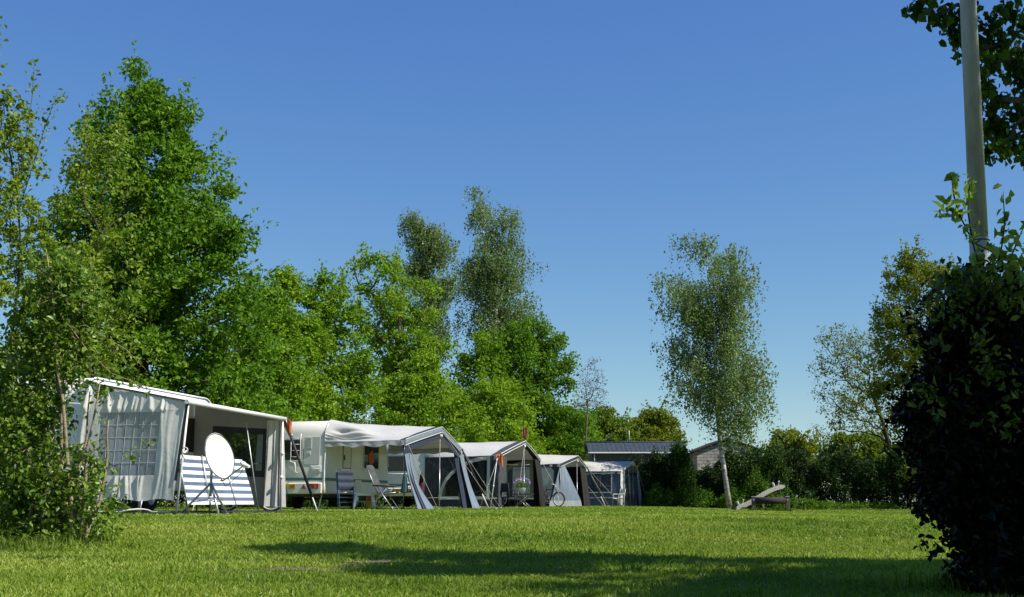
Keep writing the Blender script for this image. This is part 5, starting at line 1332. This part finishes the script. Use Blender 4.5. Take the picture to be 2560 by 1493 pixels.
def flowers(loc):
    rng = np.random.default_rng(9); root = empty('flower_pot', loc, 0, 'white pot of purple and pale flowers on the dark folding table', 'flower pot')
    m_ = MB(); m_.lathe([(0, 0), (.10, 0), (.15, .2), (.16, .215), (.14, .215), (.12, .19), (0, .18)], (0, 0, 0), 18); m_.build('pot', M['plastic_white'], root)
    d = unit(rng.normal(size=(420, 3))) * (rng.random(420) ** .5)[:, None] * np.array([.30, .24, .16]); leaf_mesh('foliage', d + np.array([0, 0, .33]), .055, M['maple_dark'], root, rng)
    d = unit(rng.normal(size=(130, 3))) * np.array([.31, .25, .18]); d = d[d[:, 2] > -.03]; leaf_mesh('blossoms', d + np.array([0, 0, .40]), .06, M['flower'], root, rng, .9)
    d = unit(rng.normal(size=(70, 3))) * np.array([.31, .25, .19]); d = d[d[:, 2] > -.03]; leaf_mesh('blossoms', d + np.array([0, 0, .41]), .055, M['flower_pale'], root, rng, .9)
flowers((pt[0] - .02, pt[1], pt[2] + .516))
def side_chair(loc, rz, label, mat, frame='black_trim', group='camping chairs'):
    root = empty('camping_chair', loc, rz, label, 'camping chair', group)
    m_ = MB(); m_.grid(lambda a, b: ((a - .5) * .46, (b - .5) * .44, .44 - .04 * math.sin(3.14 * a)), 8, 6); m_.grid(lambda a, b: ((a - .5) * .46, (b - .5) * .44, .42 - .04 * math.sin(3.14 * a)), 8, 6); m_.build('seat', M[mat], root)
    m_ = MB(); m_.grid(lambda a, b: ((a - .5) * .46, .24 + .06 * b - .03 * math.sin(3.14 * a), .58 + .34 * b), 8, 6); m_.build('backrest', M[mat], root)
    for sx in (-1, 1):
        m_ = MB(); m_.tube([(sx * .25, .30, .94), (sx * .25, .20, .44), (sx * .25, .24, 0)], .012, 6); m_.build('leg', M[frame], root)
        m_ = MB(); m_.tube([(sx * .25, -.24, 0), (sx * .25, -.20, .44), (sx * .26, -.18, .64), (sx * .26, .24, .66)], .012, 6); m_.build('leg', M[frame], root)
        m_ = MB(); m_.box((sx * .26, .02, .665), (.05, .36, .02), bev=.008); m_.build('armrest', M['plastic_white'] if mat == 'plastic_white' else M['black_trim'], root)
    return root
side_chair(onspot(1266, 46.6), R(150), 'dark blue folding chair at the front of the charcoal walled awning', 'chair_blue')
# little white lamp bar inside the third awning
p = L2W(3, 1.9, 3.9, 1.74); root = empty('lamp_bar', p, FR[3][1], 'slim white lamp bar hanging inside the charcoal walled awning', 'lamp')
m_ = MB(); m_.tube([(-.5, 0, 0), (.5, 0, 0)], .025, 8); m_.build('tube', M['plastic_white'], root); m_ = MB(); m_.tube([(0, 0, 0), (0, 0, .35)], .006, 5); m_.build('cord', M['steel'], root)
plastic_table(L2W(4, D4 - .5, 1.0, .03), FR[4][1], 'tall white plastic table just inside the navy trimmed awning', .5, .70)
# inside and outside the last awning
t5 = L2W(5, 1.25, .9, .03); folding_table(t5, FR[5][1], 'long white topped table behind the window of the blue walled awning', 1.9, .6, .68, 'plastic_white')
root = empty('cool_box', t5 + Vector((-.05, 0, .698)), FR[5][1], 'bright blue cool box on the white table inside the blue walled awning', 'cool box')
m_ = MB(); m_.box((0, 0, .12), (.95, .36, .24), bev=.03); m_.build('body', M['plastic_blue'], root); m_ = MB(); m_.box((0, 0, .265), (.98, .39, .05), bev=.02); m_.build('lid', M['plastic_blue'], root)
m_ = MB(); m_.tube([(-.35, -.2, .2), (-.3, -.23, .3), (.3, -.23, .3), (.35, -.2, .2)], .015, 6); m_.build('handle', M['plastic_white'], root)
side_chair(onspot(1546, 67.3), R(-60), 'white plastic chair standing at the front corner of the blue walled awning', 'plastic_white', 'plastic_white')
side_chair(L2W(5, 2.2, .6, .03), R(120), 'white garden chair behind the window inside the blue walled awning', 'plastic_white', 'plastic_white')
side_chair(L2W(5, .35, .5, .03), R(60), 'white garden chair at the left end inside the blue walled awning', 'plastic_white', 'plastic_white')
side_chair(L2W(1, 1.2, 2.6, .03), R(40), 'dark folding chair in the gloom under the nearest awning', 'chair_grey', 'steel')
# white hose on the groundsheet under the gathered wall
o, rz, uu, v = FR[1]; root = empty('hose', L2W(1, .6, -.28), rz, 'thin white hose curling on the ground below the gathered awning wall', 'hose')
m_ = MB(); m_.tube([(-.5 + i * .09, -.04 + .10 * math.sin(i * .9), .035 + .05 * max(0, math.sin(i * .55))) for i in range(22)], .013, 6); m_.build('tube', M['plastic_white'], root)

# ---------------------------------------------------------------- seesaw
def seesaw():
    Y = 44.0; x = xat(1924, Y); root = empty('seesaw', (x, Y, g(x, Y)), R(-6), 'weathered wooden seesaw tilted up to the right beyond the lawn', 'seesaw')
    k = Y * .986 / F   # metres per pixel here
    for sx in (-1, 1):
        m_ = MB(); m_.box((sx * .60, 0, .22), (.14, .16, .56), bev=.012); m_.build('post', M['wood_post'], root)
        m_ = MB(); m_.tube([(sx * .60, -.11, .40), (sx * .60, .11, .40)], .035, 10); m_.box((sx * .60, -.0, .515), (.15, .18, .03), bev=.01); m_.build('bracket', M['steel'], root)
    m_ = MB(); m_.tube([(-.53, 0, .38), (.53, 0, .38)], .12, 16); m_.build('axle_beam', M['wood_dark'], root)
    # wavy plank crossing behind and over the beam
    A, B = Vector((-1.22, .32, .10)), Vector((.56, .32, .92))
    def c(t):
        p = A.lerp(B, t); p.z += .07 * math.sin(t * 2 * math.pi * 1.0 + 3.5) * (.4 + t * .6); return p
    outl = []; n = 40
    m_ = MB()
    for i in range(n + 1):
        t = i / n; p = c(t); d = (c(min(1, t + .02)) - c(max(0, t - .02))).normalized(); nn = Vector((-d.z, 0, d.x)); h = .075 * (1 if .04 < t < .97 else .6)
        for (yy, s) in ((-.14, -1), (-.14, 1), (.14, 1), (.14, -1)): m_.v.append(tuple(p + nn * h * s + Vector((0, yy, 0))))
    for i in range(n):
        for q in range(4): m_.f.append((i * 4 + q, i * 4 + (q + 1) % 4, i * 4 + 4 + (q + 1) % 4, i * 4 + 4 + q)); m_.sm.append(False); m_.mi.append(0)
    m_.f += [(3, 2, 1, 0), (n * 4, n * 4 + 1, n * 4 + 2, n * 4 + 3)]; m_.sm += [False] * 2; m_.mi += [0, 0]
    m_.build('plank', M['wood_grey'], root)
    for t in (.09, .82):
        p = c(t); m_ = MB()
        m_.grid(lambda a, b: p + Vector((-.03 - .06 * b, -.12 + .24 * a, .06 + .16 * b)), 4, 4); m_.grid(lambda a, b: p + Vector((-.07 - .06 * b, -.12 + .24 * a, .06 + .16 * b)), 4, 4)
        m_.box(p + Vector((-.07, 0, .13)), (.06, .22, .17), ry=R(-22), bev=.03); m_.build('backrest', M['plastic_white'], root)
        m_ = MB(); q = c(min(.97, t + .06)); m_.tube([q + Vector((.0, 0, .05)), q + Vector((.02, 0, .20)), q + Vector((.02, -.14, .22)), q + Vector((.02, -.14, .22))], .012, 6); m_.tube([q + Vector((.02, -.15, .22)), q + Vector((.02, .15, .22))], .022, 8); m_.build('handle', M['plastic_white'], root)
    m_ = MB(); m_.tube([A + Vector((-.06, .14, .02)), A + Vector((-.06, -.14, .02))], .09, 14); m_.build('tyre_buffer', M['black_rubber'], root)
    m_ = MB(); m_.box((-.22, .32, .20), (.06, .06, .42)); m_.build('support', M['steel'], root)
seesaw()

# ---------------------------------------------------------------- houses beyond the hedge
def chalet():
    Y = 77.0; a, b = at(1470, 1130, Y), at(1722, 1130, Y); w = b.x - a.x; base = Vector((a.x, Y, g(a.x, Y)))
    root = empty('chalet', base, 0, 'low chalet with a blue grey tiled roof and white gutter behind the hedge', 'chalet')
    ze = a.z - base.z; zr = at(1500, 1107, Y + 1.9).z - base.z; dep = 3.8
    m_ = MB(); m_.prism([(.2, 0), (.2, ze - .02), (dep / 2, zr - .12), (dep - .2, ze - .02), (dep - .2, 0)], 'x', .25, w - .25); m_.build('wall', M['chalet_wall'], root)
    rf = MB()
    def slope(sgn):
        def f(i, j):
            x = -.0 + (w) * i; t = j; y = (-.05 if sgn < 0 else dep + .05); yy = y + (dep / 2 - y) * t; z = ze - .03 + (zr - ze + .03) * t
            z += .022 * abs(math.sin(x * math.pi / .30)) + .03 * (1 - (t * 6) % 1)
            return (x, yy, z)
        return f
    rf.grid(lambda i, j: slope(-1)(i * .995, j), 130, 36, smooth=False); rf.grid(lambda i, j: slope(1)(i, j * .995), 130, 36, smooth=False)
    ro = rf.build('roof', M['roof_tile'], root)
    m_ = MB(); m_.tube([(0, dep / 2, zr + .03), (w, dep / 2, zr + .03)], .07, 8); m_.build('ridge', M['roof_tile'], ro)
    m_ = MB(); m_.box((w / 2, -.10, ze - .06), (w + .05, .11, .09), bev=.02); m_.build('gutter', M['white_paint'], root)
    for x in (1.2, 3.4, 5.2):
        m_ = MB(); m_.box((x, .19, 1.7), (.9, .06, 1.0)); wi = m_.build('window', M['white_paint'], root)
        m_ = MB(); m_.box((x, .155, 1.7), (.76, .02, .86)); m_.build('pane', M['dark_glass'], wi)
    m_ = MB(); m_.tube([(.42, .12, .0), (.42, .12, ze - .1)], .04, 8); m_.build('downpipe', M['white_paint'], root)
    m_ = MB(); m_.tube([(w * .44, dep / 2, zr), (w * .44, dep / 2, zr + .78)], .022, 6); m_.build('aerial', M['white_metal'], root)
chalet()
def block_house():
    Y = 79.0; a, b = at(1738, 1128, Y), at(1908, 1122, Y); w = b.x - a.x; base = Vector((a.x, Y, g(a.x, Y)))
    root = empty('block_house', base, 0, 'small gabled house of pale grey blocks behind the lone birch', 'house')
    ze = a.z - base.z; zr = at(1818, 1098, Y).z - base.z; xm = (at(1818, 1098, Y).x - base.x)
    m_ = MB(); m_.prism([(.12, 0), (w - .12, 0), (w - .12, ze + .0), (xm, zr - .12), (.12, ze + .0)], 'y', 0, 7.0); m_.build('wall', M['block_wall'], root)
    rf = MB()
    for (x0, z0) in ((-.12, ze - .08), (w + .12, ze - .08)):
        n = Vector((-(zr - z0), 0, (xm - x0))).normalized(); n = n if n.z > 0 else -n
        p0, p1 = Vector((x0, 0, z0)), Vector((xm, 0, zr))
        vs = [p + Vector((0, y, 0)) + n * d for d in (0, .10) for y in (-.16, 7.2) for p in (p0, p1)]
        rf.add(vs, [(0, 1, 3, 2), (4, 6, 7, 5), (0, 4, 5, 1), (2, 3, 7, 6), (0, 2, 6, 4), (1, 5, 7, 3)])
    rf.build('roof', M['wood_dark'], root)
    m_ = MB(); m_.box((w * .80, 3.0, zr - .15), (.22, .22, 1.0), bev=.02); m_.lathe([(.14, .0), (.16, .05), (.0, .12)], (w * .80, 3.0, zr + .36), 10); m_.build('chimney', M['wood_dark'], root)
    m_ = MB(); m_.box((w * .3, -.02, 1.5), (.9, .06, 1.0)); wi = m_.build('window', M['white_paint'], root)
    m_ = MB(); m_.box((w * .3, -.06, 1.5), (.76, .02, .86)); m_.build('pane', M['dark_glass'], wi)
block_house()
# garden fence rails glimpsed in the hedge
def pale_fence(px0, px1, Y, h, label):
    a, b = xat(px0, Y), xat(px1, Y); root = empty('fence', (a, Y, g(a, Y)), 0, label, 'fence'); n = max(2, int((b - a) / 1.6) + 1)
    for i in range(n):
        x = (b - a) * i / (n - 1); m_ = MB(); m_.box((x, 0, h / 2), (.09, .09, h), bev=.01); m_.build('post', M['border_white'], root)
    for z in (h * .55, h * .92):
        m_ = MB(); m_.box(((b - a) / 2, -.06, z), (b - a, .03, .09)); m_.build('rail', M['border_white'], root)
pale_fence(2010, 2190, 76.5, 2.35, 'pale post and rail fence glimpsed behind the black green hedge')
# ---------------------------------------------------------------- lawn
def lawn():
    ys = np.concatenate([np.linspace(-12, 4, 9), np.linspace(4.4, 30, 90), np.linspace(30.8, 90, 70), np.array([100, 130, 180, 260, 400, 700, 1200, 2500])])
    xs = np.concatenate([np.array([-1500, -600, -250, -120, -70]), np.linspace(-45, 45, 121), np.array([70, 120, 250, 600, 1500])])
    X, Y = np.meshgrid(xs, ys); Z = gz(X, Y)
    V = np.stack([X, Y, Z], 2).reshape(-1, 3); nx = len(xs); ny = len(ys)
    i, j = np.meshgrid(np.arange(nx - 1), np.arange(ny - 1)); a = (j * nx + i).ravel()
    Q = np.stack([a, a + 1, a + nx + 1, a + nx], 1)
    o = np_mesh('ground', V, Q, M['lawn'], None, None, True)
    bare = np.array([bareness(x, y) for x, y in zip(V[:, 0], V[:, 1])])
    at_ = o.data.attributes.new('bare', 'FLOAT', 'POINT'); at_.data.foreach_set('value', bare.astype(np.float32))
    tag(o, kind='structure')
PATCH = []
def hit(px, py):
    lo, hi = 3.0, 60.0
    for _ in range(40):
        m_ = (lo + hi) / 2; p = at(px, py, m_)
        if p.z > g(p.x, m_): lo = m_
        else: hi = m_
    return xat(px, lo, py), lo
for (px, py, rx, ry) in ((715, 1424, .20, .16), (785, 1424, .17, .14), (890, 1409, .15, .16), (950, 1406, .14, .18), (870, 1420, .12, .09)):
    x, y = hit(px, py); PATCH.append((x, y, rx, ry))
for (px, Y, rx, ry) in ((1944, 43.6, .5, .5), (1868, 43.8, .4, .5), (300, 20.2, .5, .3)):
    PATCH.append((xat(px, Y), Y, rx, ry))
def bareness(x, y):
    s = 0.0
    for (a, b, rx, ry) in PATCH:
        d = ((x - a) / rx) ** 2 + ((y - b) / ry) ** 2
        s = max(s, 1 - d)
    return min(1, max(0, s * 1.6))
def bare_np(x, y):
    s = np.zeros_like(x)
    for (a, b, rx, ry) in PATCH: s = np.maximum(s, 1 - ((x - a) / rx) ** 2 - ((y - b) / ry) ** 2)
    return s
lawn()
# bare earth as thin worn patches set just proud of the lawn sheet
for k, (x, y, rx, ry) in enumerate(PATCH):
    rng = np.random.default_rng(200 + k); m_ = MB(); n = 40
    vs = [(x, y, g(x, y) + .006)]
    for i in range(n):
        t = 2 * math.pi * i / n; r = 1 + .22 * math.sin(3 * t + k) + .15 * math.sin(7 * t + 2 * k); px, py = x + rx * r * math.cos(t), y + ry * r * math.sin(t); vs.append((px, py, g(px, py) + .005))
    m_.add(vs, [(0, 1 + i, 1 + (i + 1) % n) for i in range(n)], True); o = m_.build('bare_earth', M['soil']); tag(o, kind='structure')

def blades(name, x, y, h, w, rng, mat, parent=None, lean=.45, kind='stuff', tint=None, seg=2):
    n = len(x); z = gz(x, y)
    a = rng.random(n) * 2 * np.pi; d = np.stack([np.cos(a), np.sin(a), np.zeros(n)], 1)
    # blades turn roughly broadside at random
    la = rng.random(n) * 2 * np.pi; ln = np.stack([np.cos(la), np.sin(la), np.zeros(n)], 1) * (lean * h * rng.random(n))[:, None]
    b = np.stack([x, y, z - .004], 1); up = np.zeros((n, 3)); up[:, 2] = h
    wv = d * (w * .5)[:, None]
    V = np.stack([b - wv, b + wv, b + up * .55 + ln * .35 + wv * .75, b + up * .55 + ln * .35 - wv * .75, b + up * (1 - .18 * lean) + ln], 1).reshape(-1, 3)
    k = (np.arange(n) * 5)[:, None]
    t = np.clip(rng.normal(.5, .2, n), 0, 1) if tint is None else tint
    me = bpy.data.meshes.new(name); me.vertices.add(n * 5); me.vertices.foreach_set('co', V.astype(np.float32).ravel())
    idx = np.concatenate([k + np.array([[0, 1, 2, 3]]), k + np.array([[3, 2, 4]])], 1).ravel().astype(np.int32)
    me.loops.add(n * 7); me.loops.foreach_set('vertex_index', idx)
    me.polygons.add(n * 2); st = np.stack([np.arange(n) * 7, np.arange(n) * 7 + 4], 1).ravel().astype(np.int32); me.polygons.foreach_set('loop_start', st)
    at_ = me.attributes.new('tint', 'FLOAT', 'POINT'); at_.data.foreach_set('value', np.repeat(t, 5).astype(np.float32))
    me.update(calc_edges=True); o = link(name, me, mat, parent)
    if kind: tag(o, kind=kind)
    return o
def grass():
    rng = np.random.default_rng(300); XS, YS, HS, WS, TS = [], [], [], [], []
    for (y0, y1, dens, h, w) in ((4.6, 8, 4600, .033, .0056), (8, 12, 2600, .033, .0075), (12, 18, 1000, .034, .011), (18, 30, 330, .032, .019), (30, 50, 90, .032, .036), (50, 72, 34, .034, .055)):
        n = int(dens * (y1 - y0) * .92 * (y0 + y1) / 2)
        y = rng.uniform(y0, y1, n); x = rng.uniform(-.46, .46, n) * y
        tuft = .5 + .5 * np.sin(x * 1.7 + 2 * np.sin(y * .9)) * np.sin(y * 1.3 + 1.5 * np.sin(x * 1.1))
        hh = h * (.55 + .75 * rng.random(n)) * (.75 + .45 * tuft)
        keep = bare_np(x, y) < rng.uniform(-.5, 1.1, n) ** 1.0
        # not under the groundsheets
        XS.append(x[keep]); YS.append(y[keep]); HS.append(hh[keep]); WS.append((w * (.7 + .6 * rng.random(n)))[keep])
        t = rng.normal(.5, .2, n) + (.22 * (tuft - .5)) + .14 * np.sin(x * .37 + 1.1 * np.sin(y * .21)) * np.sin(y * .31 + .8); TS.append(np.clip(t, 0, 1)[keep])
    X, Y, H, W, T = map(np.concatenate, (XS, YS, HS, WS, TS))
    ok = np.ones(len(X), bool)
    for k, (n_, u, d, l) in PITCHES.items():
        o, rz, uu, v = FR[k]; lx = (X - o.x) * v.x + (Y - o.y) * v.y; ly = (X - o.x) * uu.x + (Y - o.y) * uu.y
        ok &= ~((lx > 0) & (lx < d + .1 if k != 1 else lx < 2.7) & (ly > (.3 if k == 2 else -.2)) & (ly < l + .3))
    # scattered taller tufts and a few dry patches
    nt_ = 340; cx = rng.uniform(-.46, .46, nt_); cy = 5 + 13 * rng.random(nt_) ** 1.5; cx = cx * cy
    m_ = 26; tx = np.repeat(cx, m_) + rng.normal(size=nt_ * m_) * .045; ty = np.repeat(cy, m_) + rng.normal(size=nt_ * m_) * .05; hb = np.repeat(.5 + .8 * rng.random(nt_), m_)
    X = np.concatenate([X, tx]); Y = np.concatenate([Y, ty]); H = np.concatenate([H, hb * (.035 + .045 * rng.random(nt_ * m_))]); W = np.concatenate([W, .0045 + .0006 * ty * (.6 + .6 * rng.random(nt_ * m_))]); T = np.concatenate([T, np.clip(np.repeat(rng.normal(.42, .2, nt_), m_) + rng.normal(size=nt_ * m_) * .1, 0, 1)]); ok = np.concatenate([ok, np.ones(nt_ * m_, bool)])
    T = np.clip(T + .22 * np.sin(X * .55 + 1.7 * np.sin(Y * .33)) * np.sin(Y * .62 + 1.3 * np.sin(X * .4)), 0, 1)
    blades('grass', X[ok], Y[ok], H[ok], W[ok], rng, M['grass_blade'], tint=T[ok], lean=1.25)
grass()
def tall_grass():
    rng = np.random.default_rng(301); n = 9000
    px = rng.uniform(-40, 300, n); Y = rng.uniform(10.2, 14.5, n)
    x = (px - 1280) / F * Y * .986
    clump = .5 + .5 * np.sin(x * 3.1 + np.sin(Y * 2.3)) * np.sin(Y * 2.9 + 1.2 * np.sin(x * 2))
    keep = rng.random(n) < (.25 + .75 * clump) * np.clip(1.15 - (px / 300) ** 2 - .25 * np.clip(11.6 - Y, 0, 9) * (1 + px / 200), 0, 1)
    x, Y, px, clump = x[keep], Y[keep], px[keep], clump[keep]; n = len(x)
    h = (.08 + .30 * rng.random(n) ** 1.6) * np.clip(1.35 - px / 240, .35, 1.2) * np.clip((Y - 9.9) / 2.4, .12, 1) * (.45 + .8 * clump)
    blades('tall_grass', x, Y, h, .010 + .006 * rng.random(n), rng, M['tall_grass'], lean=1.1)
    # tufts round the bush and the seesaw
    n = 900; x = rng.normal(xat(2480, 6.0), .22, n); Y = rng.normal(6.3, .2, n); blades('tall_grass', x, Y, .04 + .10 * rng.random(n), .004 + .003 * rng.random(n), rng, M['tall_grass'], lean=.6)
    xs = xat(1924, 44); n = 1800; x = rng.uniform(xs - .75, xs + .75, n); Y = rng.normal(44.1, .16, n); blades('tall_grass', x, Y, .05 + .10 * rng.random(n), .03 + .02 * rng.random(n), rng, M['tall_grass'], lean=.6)
tall_grass()

# ---------------------------------------------------------------- light, sky, camera
EXPO = .42
w = bpy.data.worlds.new('World'); scene.world = w; w.use_nodes = True
nt = w.node_tree; nt.nodes.clear(); out = nt.nodes.new('ShaderNodeOutputWorld'); bg = nt.nodes.new('ShaderNodeBackground')
sky = nt.nodes.new('ShaderNodeTexSky'); sky.sky_type = 'NISHITA'; sky.sun_disc = False
sky.sun_elevation = R(SUN_EL); sky.sun_rotation = R(90 + SUN_PHI); sky.altitude = 0; sky.air_density = 1.0; sky.dust_density = .15; sky.ozone_density = 3.0
bg.inputs[1].default_value = .125
hs = nt.nodes.new('ShaderNodeHueSaturation'); hs.inputs['Saturation'].default_value = 1.12; hs.inputs['Hue'].default_value = .514; nt.links.new(sky.outputs[0], hs.inputs['Color'])
sp = nt.nodes.new('ShaderNodeSeparateColor'); cb = nt.nodes.new('ShaderNodeCombineColor'); nt.links.new(hs.outputs[0], sp.inputs[0])
K = .1537
for ch, (a_, p_) in enumerate(((.611, .977), (.701, .83), (.722, .46))):      # haze and exposure response of a clear spring sky
    pw = nt.nodes.new('ShaderNodeMath'); pw.operation = 'POWER'; pw.inputs[1].default_value = p_
    m0 = nt.nodes.new('ShaderNodeMath'); m0.operation = 'MULTIPLY'; m0.inputs[1].default_value = K
    m1 = nt.nodes.new('ShaderNodeMath'); m1.operation = 'MULTIPLY'; m1.inputs[1].default_value = a_ / (.125 * 2 ** EXPO)
    nt.links.new(sp.outputs[ch], m0.inputs[0]); nt.links.new(m0.outputs[0], pw.inputs[0]); nt.links.new(pw.outputs[0], m1.inputs[0]); nt.links.new(m1.outputs[0], cb.inputs[ch])
nt.links.new(cb.outputs[0], bg.inputs[0]); nt.links.new(bg.outputs[0], out.inputs[0])
sun = bpy.data.lights.new('sun', 'SUN'); sun.energy = 5.0; sun.angle = R(.5); sun.color = (1.0, .95, .86)
so = bpy.data.objects.new('sun', sun); col.objects.link(so); so.rotation_euler = (-SD).to_track_quat('-Z', 'Y').to_euler()
cam = bpy.data.cameras.new('camera'); cam.sensor_width = 36; cam.lens = F / 2560 * 36; cam.clip_start = .05; cam.clip_end = 5000
co = bpy.data.objects.new('camera', cam); col.objects.link(co); co.location = (0, 0, EYE); co.rotation_euler = (R(90) + PITCH, 0, 0)
scene.camera = co
vs = scene.view_settings; vs.view_transform = 'Standard'; vs.look = 'None'; vs.exposure = EXPO; vs.gamma = 1.0; vs.use_curve_mapping = False
scene.cycles.max_bounces = 6; scene.cycles.transparent_max_bounces = 12; scene.cycles.use_denoising = True
